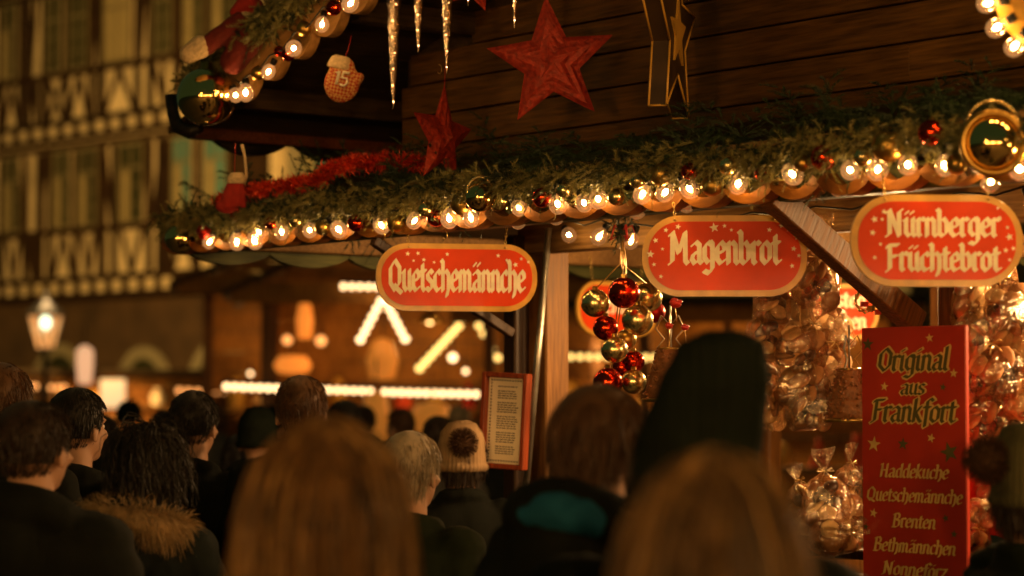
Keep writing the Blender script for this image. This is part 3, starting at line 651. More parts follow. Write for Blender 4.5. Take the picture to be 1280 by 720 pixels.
# counter and shelf
for i in range(30):
    x = -2.4+i*.145; hp('counter_plank', 'post', (x, .62, .52), (.138, .022, 1.04)) if x < SR else None
hp('counter_top', 'darkpost', ((-2.5+SR)/2, .95, 1.08), (SR+2.45, .62, .04), bev=.006)
hp('display_shelf', 'darkpost', ((-1.0+SR)/2, .88, 1.21), (SR+1.0, .34, .03), bev=.004)
for i in range(15): hp('counter_plank', 'post', (-2.5, .75+i*.145, .52), (.022, .138, 1.04))
for (x, y, z, lb) in ((-1.35, 1.35, 2.2, 'hidden fill lamp added under the hut ceiling behind the Magenbrot sign'), (.25, 1.3, 2.2, 'hidden fill lamp added under the hut ceiling behind the Nürnberger sign'), (1.5, 1.3, 2.2, 'hidden fill lamp added under the hut ceiling at its far right'), (-2.2, 1.9, 2.2, 'hidden fill lamp added under the hut ceiling near the left post')):  # hidden lamps added to brighten the goods inside the hut
    q = thing('fill_ceiling_lamp', lb, 'lamp', MU @ Vector((x, y, z))); MB().lathe([(.02, .12), (.04, .1), (.13, .0), (.135, .0), (.05, .11)], 16).build('lamp_shade', 'iron', q)
    MB().ell((0, 0, .035), .03, 12, 8).build('lamp_bulb', 'lampwarm', q); MB().tube([(0, 0, .1), (0, 0, .21)], .006, 6).build('cord', 'black', q)
    ld = bpy.data.lights.new('lamp_light', 'POINT'); ld.energy = 30 if x < -2 else 95; ld.color = (1, .56, .22); ld.shadow_soft_size = .05; o = bpy.data.objects.new('lamp_light', ld); COL.objects.link(o); o.parent = q; o.location = (0, 0, -.04)
hp('floor_board', 'roofwood', (-.3, 1.9, .04), (4.3, 2.4, .06))
# ---- upper gable wall: planks, clipped by the roof slope
TW = math.tan(R(17.2))
def roofz(x): return 2.72+(x-SL)*TW        # underside of the roof's left slope; ridge far to the right
ph = .118; z = 2.50; i = 0
WX0 = -3.02
while z < 4.3:
    segs = [(WX0, random.uniform(-1.6, .2)), ]; segs.append((segs[0][1], SR))
    if i % 2 == 0: segs = [(WX0, SR)]
    for (a, b) in segs:
        a2 = max(a, SL+(z+ph-2.72)/TW+.02)
        if b-a2 < .1: continue
        hp('wall_plank', 'plank', ((a2+b)/2, .52+random.uniform(-.003, .003), z+ph/2), (b-a2-.003, .022, ph-.006), bev=.0025)
    z += ph; i += 1
hp('wall_frame', 'roofwood', ((WX0+SR)/2, .56, 3.2), (SR-WX0, .04, 1.7))
# roof slope: boards across + purlins + side wall
n = 22; rx0, rx1 = SL-.02, SR+.1
for i in range(n):
    xa, xb = rx0+(rx1-rx0)*i/n, rx0+(rx1-rx0)*(i+1)/n-.006
    slab('roof_board', 'roofwood', [(xa, -.03, roofz(xa)+.02), (xb, -.03, roofz(xb)+.02), (xb, 3.2, roofz(xb)+.02), (xa, 3.2, roofz(xa)+.02)], .02)
for xx in (-3.35, -2.6, -1.7, -.6, .6):
    hp('purlin', 'roofwood', (xx, 1.55, roofz(xx)-.05), (.07, 3.1, .08), bev=.005)
hp('side_wall', 'roofwood', (WX0, 1.85, 2.9), (.03, 2.6, .55))
# rake board with scallops along the sloping edge, and the low side eave with scallops
L_r = (SR-SL)/math.cos(R(17.2)); rM = Matrix.Translation((SL, 0, 2.72)) @ Matrix.Rotation(-R(17.2), 4, 'Y')
for mb in scallop_board(.36, L_r*.8, -.11, .02, .19, .06, .04, 'x', hgt=.10): mb.build('rake_scallop', 'rakewood', hut).matrix_local = rM
for mb in scallop_board(.16, 3.2, -.02, 2.77, .40, .075, .035, 'x', hgt=.045): mb.build('upper_side_scallop', 'blackwood', hut).matrix_local = Matrix.Translation((SL-.03, 0, 0)) @ Matrix.Rotation(PI/2, 4, 'Z')
hp('upper_side_beam', 'redbeam', (SL+.03, 1.6, 2.73), (.06, 3.1, .07), bev=.004)
# dark carved end of the roof corner
e = MB(); c0 = MI @ PD(222, 150, -.06)
e.tube([c0+Vector((-.05, 0, .10)), c0+Vector((-.035, 0, .03)), c0+Vector((.0, .0, -.03)), c0+Vector((.05, .02, -.05)), c0+Vector((.10, .04, -.035))], [.022, .024, .026, .026, .02], 10); e.build('corner_finial', 'blackwood', hut)
# hooks
for (x, y) in ((549, 88), (638, 210), (556, 295), (478, 295)):
    p = MI @ PD(x, y, -.03); MB().tube([p+Vector((.0, 0, .02)), p+Vector((.012, 0, .012)), p+Vector((.014, 0, -.004)), p+Vector((.004, 0, -.012)), p+Vector((-.008, 0, -.006))], .0018, 6).build('hook', 'brass', hut)
# ================================================================== FIR, TINSEL
def sprigs(name, m, C, D, Ls, nn, nl, parent, width=.0016, droop=.25, spread=.62):
    """C centres, D directions (unit), Ls stem lengths; nn needles each"""
    C = np.asarray(C); D = np.asarray(D); n = len(C); V = []
    ref = rng.normal(size=(n, 3)); A = np.cross(D, ref); A /= np.linalg.norm(A, axis=1, keepdims=True); B = np.cross(D, A)
    t = rng.random((n, nn)); ph_ = rng.random((n, nn))*2*PI; Ls = np.asarray(Ls)[:, None]
    base = C[:, None, :]+D[:, None, :]*(t*Ls)[..., None]; base[..., 2] -= droop*(t*Ls)**2/np.maximum(Ls, 1e-6)
    rad = A[:, None, :]*np.cos(ph_)[..., None]+B[:, None, :]*np.sin(ph_)[..., None]
    dirn = rad*spread+D[:, None, :]*(1-spread*.4)+rng.normal(size=(n, nn, 3))*.12; dirn /= np.linalg.norm(dirn, axis=2, keepdims=True)
    ln = nl*(.6+.6*rng.random((n, nn)))*(1-.45*t)
    tip = base+dirn*ln[..., None]; side = np.cross(dirn, rad); side /= np.linalg.norm(side, axis=2, keepdims=True)+1e-9; side *= width
    tw = side*1.0
    q = np.stack([base-tw*.6, base+tw*.6, tip], 2).reshape(-1, 3)
    F = np.arange(len(q)).reshape(-1, 3)
    # stems as thin three-sided prisms
    tipS = C+D*Ls; tipS[:, 2] -= droop*Ls[:, 0]; k0 = len(q)
    a1, a2, a3 = A*.0015, (-A*.5+B*.87)*.0015, (-A*.5-B*.87)*.0015
    sv = np.stack([C+a1, C+a2, C+a3, tipS], 1).reshape(-1, 3); idx = k0+np.arange(n)[:, None]*4
    sf = np.concatenate([idx+np.array([0, 1, 3]), idx+np.array([1, 2, 3]), idx+np.array([2, 0, 3])])
    o = obj(name, npmesh(name, np.concatenate([q, sv]), np.concatenate([F, sf])), m, parent); o['kind'] = 'stuff'; return o
def runit(n, bias=(0, 0, 0), w=1.):
    d = rng.normal(size=(n, 3))*w+np.array(bias); return d/np.linalg.norm(d, axis=1, keepdims=True)
MUn = np.array(MU)
def toW(a): a = np.asarray(a); return a @ MUn[:3, :3].T+MUn[:3, 3]
def garland(label, path, dens, rad, nl, name='fir_garland', m='fir', m2='firlit', bias=(0, -.5, .1), L0=.07):
    t = thing(name, label, 'garland', MU @ Vector(path[0])); off = np.array(t.location)
    P = np.array([list(p) for p in path]); seg = np.linalg.norm(np.diff(P, axis=0), axis=1); cum = np.concatenate([[0], np.cumsum(seg)])
    MB().tube([(MU @ Vector(p))-Vector(off) for p in path], .006, 6).build('wire', 'twig', t)
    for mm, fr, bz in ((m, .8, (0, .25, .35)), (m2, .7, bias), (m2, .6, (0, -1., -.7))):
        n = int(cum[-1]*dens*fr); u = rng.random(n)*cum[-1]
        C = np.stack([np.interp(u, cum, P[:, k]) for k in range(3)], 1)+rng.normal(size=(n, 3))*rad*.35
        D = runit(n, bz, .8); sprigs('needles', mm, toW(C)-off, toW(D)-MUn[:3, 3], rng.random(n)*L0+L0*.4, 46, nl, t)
    return t
xs = lambda a: -a
front = [(SL+.05+i*(SR-SL-.05)/24, -.085, 2.365+.012*math.sin(i*1.7)) for i in range(25)]
garland('long fir garland with bulb light coloured into its tips along the canopy eave, full of bulbs and baubles', front, 420, .06, .024, bias=(0, -.7, -.25), L0=.06)
rk = [(SL+.36+i*.29, -.16, roofz(SL+.36+i*.29)+.035) for i in range(9)]
garland('fir garland with bulb light coloured into its needles climbing the sloping gable edge above the mirror ball', rk, 900, .065, .024, bias=(.1, -.8, .1), L0=.05)
# loose fir branches on the canopy
t = thing('fir_branches', 'thick layer of dark fir branches lying on the canopy roof', 'fir branches', MU @ Vector((SL, 0, 2.4))); off = np.array(t.location)
nb = 330; u = rng.random(nb); bx = SL+.2+(SR-SL-.2)*u; by = rng.random(nb)**.8*.42; bc = np.stack([bx, by, 2.37+by*.30+rng.random(nb)*(.01+.03*u)], 1); bd = runit(nb, (0, -.8, -.02), .5); bl = .13+.14*rng.random(nb)
C = [bc]; D = [bd]; L_ = [bl]
for k in range(8):
    f = .15+.1*k; side = np.cross(bd, np.array([0, 0, 1.])); side /= np.linalg.norm(side, axis=1, keepdims=True)+1e-6
    C.append(bc+bd*(bl*f)[:, None]); dd = bd+side*(1 if k % 2 else -1)*.95+rng.normal(size=(nb, 3))*.12; D.append(dd/np.linalg.norm(dd, axis=1, keepdims=True)); L_.append(bl*(.52-.035*k))
sprigs('needles', 'fir', toW(np.concatenate(C))-off, toW(np.concatenate(D))-MUn[:3, 3], np.concatenate(L_), 50, .022, t, width=.0017)
n = 260; x = SL+.17+rng.random(n)*.4; y = .2+rng.random(n)*2.6; C = np.stack([x, y, 2.37+(x-SL)*.4+.02], 1); sprigs('needles', 'fir', toW(C)-off, toW(runit(n, (-.4, 0, .4), .6))-MUn[:3, 3], .06+rng.random(n)*.09, 60, .026, t)
# bigger cut twigs at the right end
n = 60; x = -.9+rng.random(n)*2.6; C = np.stack([x, .1+rng.random(n)*.3, 2.42+rng.random(n)*.05], 1); sprigs('needles', 'fir', toW(C)-off, toW(runit(n, (0, -.25, .9), .6))-MUn[:3, 3], .07+rng.random(n)*.06, 120, .026, t, width=.0022, droop=.1)
# red tinsel
def tinsel(label, pts, dens, w, ln):
    t = thing('tinsel_garland', label, 'tinsel', pts[0]); off = np.array(pts[0]); P = np.array([list(p) for p in pts]); seg = np.linalg.norm(np.diff(P, axis=0), axis=1); cum = np.concatenate([[0], np.cumsum(seg)])
    n = int(cum[-1]*dens); u = rng.random(n)*cum[-1]; C = np.stack([np.interp(u, cum, P[:, k]) for k in range(3)], 1)-off; D = runit(n, (0, 0, .15)); L = ln*(.5+rng.random(n))[:, None]
    s = np.cross(D, runit(n)); s /= np.linalg.norm(s, axis=1, keepdims=True); s *= w
    bend = rng.normal(size=(n, 3))*.006
    V = np.stack([C-s, C+s, C+D*L*.5+s*.9+bend, C+D*L*.5-s*.9+bend, C+D*L], 1).reshape(-1, 3); i5 = np.arange(n)[:, None]*5
    F = np.concatenate([i5+np.array([0, 1, 2]), i5+np.array([0, 2, 3]), i5+np.array([3, 2, 4])])
    MB().tube([Vector(p)-Vector(off) for p in P], .003, 5).build('wire', 'twig', t)
    o = obj('tinsel_strands', npmesh('tinsel', V, F), 'tinsel', t); o['kind'] = 'stuff'
tinsel('shaggy red tinsel lying on the fir at the left of the canopy', [PD(x, y, d) for x, y, d in ((272, 254, -.05), (300, 243, -.05), (335, 237, -.04), (375, 231, -.02), (400, 227, .0), (408, 213, .04), (440, 205, .08), (490, 202, .12), (530, 204, .2))], 6000, .0026, .036)
tinsel('small tuft of red tinsel round the hanging boot', [PD(x, y, -.02) for x, y in ((266, 266), (276, 262), (300, 258))], 1500, .002, .03)
# ================================================================== BULBS
def bulb_proto():
    t = bpy.data.objects.new('bulb', None)
    sk = MB().lathe([(.001, .052), (.012, .052), (.0135, .046), (.0135, .028), (.011, .024)], 10).mesh('socket'); sk.materials.append(M['black'])
    gl = MB().lathe([(.010, .026), (.016, .020), (.024, .010), (.029, -.004), (.030, -.016), (.026, -.030), (.016, -.041), (.001, -.045)], 16).mesh('glass'); gl.materials.append(M['bulbglass'])
    fi = MB().ell((0, 0, -.010), (.0085, .0085, .012), 8, 6).mesh('filament'); fi.materials.append(M['core'])
    gc = gl.copy(); gc.materials.clear(); gc.materials.append(M['bulbclear'])
    return sk, gl, fi, gc
SK, GLS, FIL, GLC = bulb_proto()
def add_bulb(t, p, rot=(0, 0, 0), s=1., clear=False):
    o = obj('bulb', GLC if clear else GLS, None, t, loc=p); o.rotation_euler = rot; o.scale = (s,)*3
    obj('socket', SK, None, o); obj('filament', FIL, None, o)
def light_string(label, pix, d, cable=True, clear=False, zoff=0.):
    ps = [PD(x, y, dd if dd is not None else d) for x, y, dd in [(q+(None,))[:3] for q in pix]]; t = thing('light_string', label, 'light string', ps[0])
    base = ps[0].copy()
    if cable:
        srt = sorted(ps, key=lambda p: UU.dot(p)); pts = []
        for a, b in zip(srt[:-1], srt[1:]):
            pts += [a-base+Vector((0, 0, .05)), (a+b)/2-base+Vector((0, 0, .03))]
        pts.append(srt[-1]-base+Vector((0, 0, .05))); MB().tube(pts, .0035, 6).build('cable', 'black', t)
    for p in ps: add_bulb(t, p-base, (random.uniform(-1.1, .5), random.uniform(-.7, .7), 0), random.uniform(.82, .98), clear=clear)
    return t
FB = [(264, 300), (296, 299), (317, 298), (322, 288), (352, 287), (387, 286), (421, 284), (475, 278), (520, 273), (561, 270), (588, 269), (647, 258), (696, 251), (729, 251), (747, 246), (805, 239), (834, 237), (859, 232), (924, 226), (988, 215), (1062, 210), (1098, 208), (1135, 203), (1180, 203), (1272, 208), (1305, 195), (1370, 185)]
light_string('string of clear globe bulbs glowing along the canopy garland', FB, -.085)
light_string('string of small bulbs hanging under the canopy fascia', [(646, 274), (694, 269), (799, 258), (857, 250), (1046, 230), (1240, 225), (1330, 220)], .03, clear=True)
light_string('string of globe bulbs on the sloping gable garland', [(294, 117), (307, 113), (337, 87), (368, 59), (403, 28), (440, 2), (476, -26)], -.19)  # first bulb stands in for a reflection in the mirror ball
light_string('row of clear bulbs on the rail inside the hut', [(710, 292), (751, 293), (790, 298), (860, 292), (940, 285), (1020, 278), (1110, 270), (1200, 262), (1290, 252)], .60, clear=True)
light_string('bulbs under the rear beam behind the sweet bags', [(800, 333), (900, 330), (1000, 326), (1100, 324), (1220, 320), (1300, 316)], 2.85, clear=True)
# lit round sign at the upper right
cS = PD(1319, -9, -.06)
t = thing('lit_round_sign', 'round gold rimmed sign with red heart and globe bulbs at the upper right', 'lit sign', mw=Matrix.Translation(cS) @ Matrix.Rotation(R(-12), 4, 'Z') @ Matrix.Scale(.84, 4))
MB().lathe([(.001, -.012), (.168, -.012), (.176, 0), (.168, .012), (.001, .012)], 40, mx=Matrix.Rotation(PI/2, 4, 'X')).build('disc', 'signgold', t)
hp_ = [(.11*(16*math.sin(a)**3)/16, .1*(13*math.cos(a)-5*math.cos(2*a)-2*math.cos(3*a)-math.cos(4*a))/16) for a in [2*PI*i/28 for i in range(28)]]
MB().prism([(x, z) for x, z in hp_], -.03, -.012).build('heart', 'signred', t); MB().prism([(x*.35-.02, z*.35+.01) for x, z in hp_], -.034, -.030).build('heart_centre', 'cream', t)
for i in range(16):
    a = 2*PI*i/16+.14; add_bulb(t, (.185*math.cos(a), -.02, .185*math.sin(a)), (0, -a+PI/2+PI, 0))
# ================================================================== BAUBLES
def bauble(label, p, r, m, name='bauble', ring=False, group='baubles on the canopy garland', rz=0, cord=0.):
    t = thing(name, label, 'bauble', p, rz, group); MB().ell((0, 0, 0), (r, r, r*.98), 32, 20).build('ball', m, t)
    MB().lathe([(.001, r*1.18), (r*.2, r*1.16), (r*.21, r*.95), (r*.23, r*.94)], 12).build('cap', 'cap', t)
    if cord: MB().tube([(0, 0, r*1.1), (.002, 0, r+cord)], .0016, 5).build('cord', 'ribbon', t)
    if ring:
        b = MB()
        for i in range(22):
            a = PI*i/21; b.ell((ring*math.cos(a), -r*.2, r*.35+ring*1.15*math.sin(a)), .0055, 7, 5)
        b.build('bead_ring', 'gold', t)
    return t
def pxr(x, y, d, rp): p = PD(x, y, d); return p, rp*p.y/FPX
for (x, y, d, rp, m, lb) in (
    (258, 121, -.24, 37, 'chrome', 'large dark mirror ball at the lower end of the sloping gable garland'),
    (225, 298, -.10, 19, 'chrome', 'dark gold ball at the left tip of the canopy garland'),
    (1110, 183, -.11, 21, 'goldmat', 'satin gold bauble left of the dark red one near the upper right'),
    (1164, 166, -.12, 17, 'red', 'dark red bauble between the satin gold one and the big ringed bauble'),
    (1030, 197, -.11, 17, 'red', 'dark red bauble above the wooden brace'),
    (826, 218, -.11, 15, 'goldmat', 'gold bauble over the left end of the Magenbrot sign'),
    (678, 247, -.11, 13, 'red', 'red bauble above the right end of the Quetschemännche sign'),
    (722, 232, -.05, 13, 'goldmat', 'gold bauble half hidden in fir right of the post top'),
    (577, 256, -.09, 14, 'goldmat', 'gold bauble just left of the beaded ball'),
    (624, 250, -.06, 15, 'gold', 'shiny gold bauble just right of the beaded ball'),
    (545, 272, -.08, 12, 'red', 'dark red bauble over the middle of the Quetschemännche sign'),
    (445, 279, -.09, 11, 'red', 'small red bauble above the left end of the Quetschemännche sign'),
    (495, 279, -.07, 12, 'goldmat', 'gold bauble above the Q of Quetschemännche'),
    (404, 284, -.07, 11, 'goldmat', 'small gold bauble in the left half of the canopy garland'),
    (296, 268, -.10, 10, 'redmat', 'small satin red bauble below the red boot'),
    (255, 290, -.10, 10, 'redmat', 'small red bauble next to the dark gold ball at the tip'),
    (770, 246, -.08, 11, 'gold', 'shiny gold bauble left of the Magenbrot sign top'),
    (890, 232, -.08, 14, 'goldmat', 'gold bauble over the middle of the Magenbrot sign'),
    (955, 215, -.06, 13, 'red', 'red bauble at the top of the wooden brace'),
    (1078, 196, -.13, 12, 'gold', 'shiny gold bauble left of the satin gold one near the upper right'), (1003, 204, -.12, 11, 'goldmat', 'satin gold bauble just left of the red one above the brace'),
    (862, 214, -.12, 11, 'red', 'red bauble over the M of Magenbrot'), (910, 207, -.12, 12, 'gold', 'shiny gold bauble over the middle of the word Magenbrot'), (797, 226, -.12, 10, 'gold', 'small shiny gold bauble over the left edge of the Magenbrot sign'), (705, 238, -.12, 10, 'gold', 'small shiny gold bauble above the top of the wooden post'),
    (370, 276, -.11, 9, 'gold', 'small shiny gold bauble right of the felt boot'), (338, 279, -.11, 8, 'red', 'tiny red bauble right of the felt boot'), (532, 262, -.12, 10, 'gold', 'small shiny gold bauble left of the beaded ball'),
    (1196, 205, -.08, 14, 'goldmat', 'gold bauble below the dark red one at the right')):
    p, r = pxr(x, y, d, rp); bauble(lb, p, r, m)
p, r = pxr(1239, 180, -.16, 37); t = bauble('big bronze ball in a thick gold ring at the right end of the garland', p, r, 'chrome', ring=r*.95)
MB().tube([(r*1.02*math.cos(a), -r*.35, r*1.02*math.sin(a)) for a in [2*PI*i/40 for i in range(41)]], .010, 10).build('gold_ring', 'goldmat', t)
p, r = pxr(600, 247, -.14, 19); bauble('dark shiny ball crowned by an arch of gold beads above the oval sign', p, r, 'chrome', ring=r*.86)
for (x, y, rp, m, lb) in ((417, 10, 10, 'red', 'red bauble near the top of the gable garland'), (360, 68, 9, 'red', 'red bauble halfway up the gable garland'), (380, 36, 10, 'goldmat', 'satin gold bauble beside the upper bulb of the gable garland'), (322, 92, 9, 'goldmat', 'satin gold bauble low on the gable garland'), (349, 64, 7, 'red', 'tiny red bauble low on the gable garland'), (430, -6, 11, 'gold', 'gold bauble at the very top of the gable garland')):
    p, r = pxr(x, y, -.18, rp); bauble(lb, p, r, m, group='baubles on the gable garland')
for (x, y, Z, rp, m, lb) in (
    (744, 379, 7.45, 18, 'gold', 'pale gold bauble at the upper left of the hanging cluster'),
    (780, 366, 7.30, 20, 'red', 'red bauble at the top of the hanging cluster'),
    (809, 372, 7.50, 19, 'gold', 'gold bauble at the upper right of the hanging cluster'),
    (757, 410, 7.45, 16, 'red', 'dark red bauble at the middle left of the hanging cluster'),
    (797, 400, 7.38, 20, 'gold', 'large greenish gold bauble in the middle of the hanging cluster'),
    (768, 437, 7.40, 17, 'gold', 'gold bauble below the dark red one of the cluster'),
    (792, 452, 7.50, 14, 'red', 'small red bauble low in the hanging cluster'),
    (760, 478, 7.40, 19, 'red', 'lowest red bauble of the hanging cluster'),
    (792, 477, 7.45, 16, 'gold', 'lowest gold bauble of the hanging cluster'),
    (776, 459, 7.52, 12, 'red', 'tiny red bauble deep inside the hanging cluster'),
    (818, 390, 7.6, 14, 'redmat', 'satin red bauble at the right edge of the hanging cluster'),
    (783, 424, 7.55, 13, 'goldmat', 'satin gold bauble at the back of the hanging cluster')):
    p = PZ(x, y, Z); bauble(lb, p, rp*Z/FPX, m, group='baubles of the hanging cluster')
# ribbon loop that carries the cluster
pt = PZ(778, 300, 7.42); t = thing('ribbon', 'gold ribbon loop carrying the hanging bauble cluster', 'ribbon', pt)
for k, (x, y) in enumerate(((744, 362), (780, 348), (808, 354), (770, 400), (792, 440), (765, 460))):
    MB().tube([Vector((0, 0, .03)), (PZ(778, 330, 7.42)-pt)+Vector((.004*(k-2), 0, 0)), PZ(x, y, 7.45)-pt], .0026, 5, flat=.4).build('ribbon_strand', 'ribbon', t)
b = MB()
for k in range(5): a = k*1.26; b.tube([(0, 0, .03), (.03*math.cos(a), .03*math.sin(a), .045), (.045*math.cos(a), .045*math.sin(a), .0), (0, 0, .02)], .004, 5, flat=.3)
b.build('bow', 'redribbon', t)
t = thing('fir_sprig', 'small fir sprig tied above the hanging bauble cluster', 'fir sprig', pt); sprigs('needles', 'fir', rng.normal(size=(26, 3))*.012+np.array([0, 0, .03]), runit(26, (0, 0, -.3)), .03+rng.random(26)*.04, 50, .02, t)
# ================================================================== SIGNS
def rrect(w, h, r, n=10):
    P = []
    for cx, cz, a0 in ((w/2-r, h/2-r, 0), (-w/2+r, h/2-r, PI/2), (-w/2+r, -h/2+r, PI), (w/2-r, -h/2+r, 1.5*PI)):
        for i in range(n+1): a = a0+PI/2*i/n; P.append((cx+r*math.cos(a), cz+r*math.sin(a)))
    return P
def oval_sign(label, p, w, h, rz, lines, stars, tilt=0, chain=None, ropes=True, bare=False):
    mw = Matrix.Translation(p) @ Matrix.Rotation(rz, 4, 'Z') @ Matrix.Rotation(tilt, 4, 'X')
    t = thing('hanging_sign', label, 'sign', mw=mw)
    MB().prism(rrect(w, h, h*.47), -.008, .008).build('border', 'signgold', t)
    MB().prism(rrect(w-.036, h-.036, h*.47-.018), -.011, -.006).build('panel', 'signred', t)
    MB().prism(rrect(w-.036, h-.036, h*.47-.018), .006, .011).build('panel', 'signred', t)
    for (s, cx, cz, wd, xh) in lines: tx = MB(); write(tx, s, cx, cz, wd, xh, -.0118, w=.265); tx.build('lettering', 'cream', t)
    for (x, z, r) in stars:
        P = starpoly(r, .42, a0=PI/2+random.uniform(-.3, .3)); st = MB(); st.add([(x+a, -.0122, z+b) for a, b in P]+[(x, -.0122, z)], [(10, i, (i+1) % 10) for i in range(10)]); st.build('star', 'cream', t)
    if ropes:
        for sg in (-1, 1):
            c = MB(); x0 = sg*w*.30; L = ropes if not isinstance(ropes, bool) else .07
            n = int(L/.012)
            for i in range(n):
                z = h/2-.004+i*.0118; a = i % 2
                ring = [(x0+(.0035*math.cos(q) if a else 0)+sg*i*.0012, (0 if a else .0035*math.cos(q)), z+.008*math.sin(q)) for q in [2*PI*k/8 for k in range(9)]]
                c.tube(ring, .0012, 4, caps=False)
            c.ell((x0, -.009, h/2-.012), .004, 8, 6); c.build('chain', 'brass', t)
    return t
sM = [(-.20, .045, .009), (-.17, .075, .008), (-.135, .085, .009), (-.215, .005, .012), (-.18, .02, .006), (-.205, -.025, .007), (-.185, -.06, .007), (-.03, .082, .015), (0, .087, .007), (.02, .075, .006),
      (.13, .075, .008), (.165, .088, .009), (.185, .075, .007), (.21, .055, .011), (.2, .02, .009), (.215, .0, .007), (.195, -.03, .008)]
oval_sign('red oval sign reading Magenbrot in cream blackletter, framed in gold', PZ(905.5, 320, 7.02), .478, .236, R(-2), [('Magenbrot', .0, -.022, .322, .062)], sM, ropes=.05)
sQ = [(-.17, .078, .009), (-.135, .08, .008), (-.15, .055, .006), (-.115, .058, .008), (-.08, .05, .006), (-.035, .078, .008), (.17, .06, .007), (.2, .045, .010), (.22, .065, .007), (.14, .075, .008), (.245, .055, .007)]
oval_sign('long red oval sign reading Quetschemännche in cream blackletter, framed in gold', PZ(571, 347, 8.15), .552, .228, R(12), [('Quetschemännche', .0, -.045, .468, .068)], sQ, tilt=0, ropes=.09)
sN = [(-.165, .055, .010), (-.14, .075, .008), (-.17, .02, .009), (-.145, .055, .006), (-.15, -.01, .006), (-.165, -.045, .007), (.165, .06, .006), (.185, .035, .006), (.19, .01, .011), (.2, -.02, .007), (.18, -.025, .008), (.19, -.05, .006), (.16, .085, .005)]
oval_sign('red oval sign with two lines reading Nürnberger Früchtebrot, framed in gold', PZ(1170.5, 301, 6.3), .452, .240, R(3), [('Nürnberger', .015, .012, .300, .046), ('Früchtebrot', .015, -.078, .300, .046)], sN, ropes=.08)
oval_sign('smaller oval red sign half hidden behind the hanging bauble cluster', PZ(771, 386, 10.5), .46, .235, R(38), [('Brenten', -.02, -.02, .3, .06)], [(-.15, .05, .01), (.15, .05, .01)], ropes=.12)
oval_sign('partly hidden red oval sign with two lines deep in the hut beside the sweet bags', PZ(1040, 390, 10.1), .40, .235, R(8), [('sten', .08, .02, .13, .045), ('chen', .08, -.07, .13, .045)], [], ropes=.10)
# ---- tall red board
bw, bh = .395, .95
tb = PD(1140, 408, .40); px_h = lambda y: (y-408)
t = thing('menu_board', 'tall red board with gold lettering starting Original aus Frankfort and listing sweets', 'sign', mw=Matrix.Translation(tb) @ Matrix.Rotation(ROTF, 4, 'Z'))
mp = tb.y/FPX
MB().box((0, .008, -bh/2), (bw, .016, bh), bev=.003).build('board', 'boardred', t)
def ln(s, y, wpx, xh, big=False):
    z = -(y-408)*mp; wd = wpx/130*bw; ga, dk, ls = MB(), MB(), MB()
    if big: write(ga, s, 0, z, wd, xh*mp, -.0012, w=.32, ang=35, slant=.14, grow=.10); write(dk, s, 0, z, wd, xh*mp, -.0026, w=.20, ang=35, slant=.14); o_ = ga.build('word_outline', 'boardgold', t); dk.build('word', 'boarddark', o_)
    else: write(ls, s, 0, z, wd, xh*mp, -.0014, w=.22, ang=35, slant=.16); ls.build('lettering', 'boardgold', t)
ln('Original', 463, 88, 19, True); ln('aus', 493, 30, 13, True); ln('Frankfort', 527, 104, 19, True)
ln('Haddekuche', 597, 86, 11.5); ln('Quetschemännche', 627, 119, 11.5); ln('Brenten', 659, 54, 11.5); ln('Bethmännchen', 690, 102, 11.5); ln('Nonneförz', 719, 80, 11.5)
for (x, y, r, k) in ((1162, 423, 6, 0), (1084, 429, 9, 1), (1191, 467, 6, 0), (1105, 483, 6, 0), (1178, 484, 5, 1), (1163, 547, 6, 0), (1091, 556, 10, 0), (1128, 555, 8, 1), (1185, 564, 13, 1), (1090, 643, 6, 0), (1180, 645, 5, 1), (1080, 661, 5, 1), (1190, 664, 5, 1), (1100, 740, 7, 0), (1170, 750, 7, 1)):
    X = (x-1140)/130*bw; Z_ = -(y-408)*mp; P = starpoly(r*mp*1.05, .4, a0=PI/2+random.uniform(-.3, .3)); b = MB()
    b.add([(X+a*1.15, -.0016, Z_+c) for a, c in P]+[(X, -.0016, Z_)], [(10, i, (i+1) % 10) for i in range(10)]); b.build('star', 'boarddark' if k else 'boardgold', t)
# ---- framed menu on the dark post
pm = PD(631, 526, .54); mp = pm.y/FPX
t = thing('framed_notice', 'narrow red wooden frame with a printed sheet, hung slightly tilted on the dark post', 'notice', mw=Matrix.Translation(pm) @ Matrix.Rotation(ROTF+R(26), 4, 'Z') @ Matrix.Rotation(R(3.2), 4, 'Y'))
fw, fh = 58*mp/.92, 120*mp
fr = MB()
for sx in (-1, 1): fr.box((sx*(fw/2-.009), -.0, 0), (.018, .045, fh), bev=.003)
for sz in (-1, 1): fr.box((0, -.001, sz*(fh/2-.009)), (fw-.034, .043, .018), bev=.003)
fr.build('frame', 'framered', t); MB().box((0, .012, 0), (fw-.03, .008, fh-.03)).build('sheet', 'paper', t)
ink = MB(); wi, hi = fw-.055, fh-.055
for i in range(26):
    z = -hi/2+hi*i/25
    for sx in (-1, 1): ink.box((sx*wi/2, .0078, z), (.005, .0008, .007))
for i in range(13):
    x = -wi/2+wi*i/12
    for sz in (-1, 1): ink.box((x, .0077, sz*hi/2), (.006, .0008, .005))
for i in range(30):
    z = hi/2-.022-i*(hi-.04)/30
    if i in (1, 6, 12, 19, 25): continue
    x = -.036
    while x < .034:
        w = random.uniform(.006, .016); ink.box((x+w/2, .0076, z), (w, .0008, .0035)); x += w+.003
ink.build('printed_text', 'ink', t)
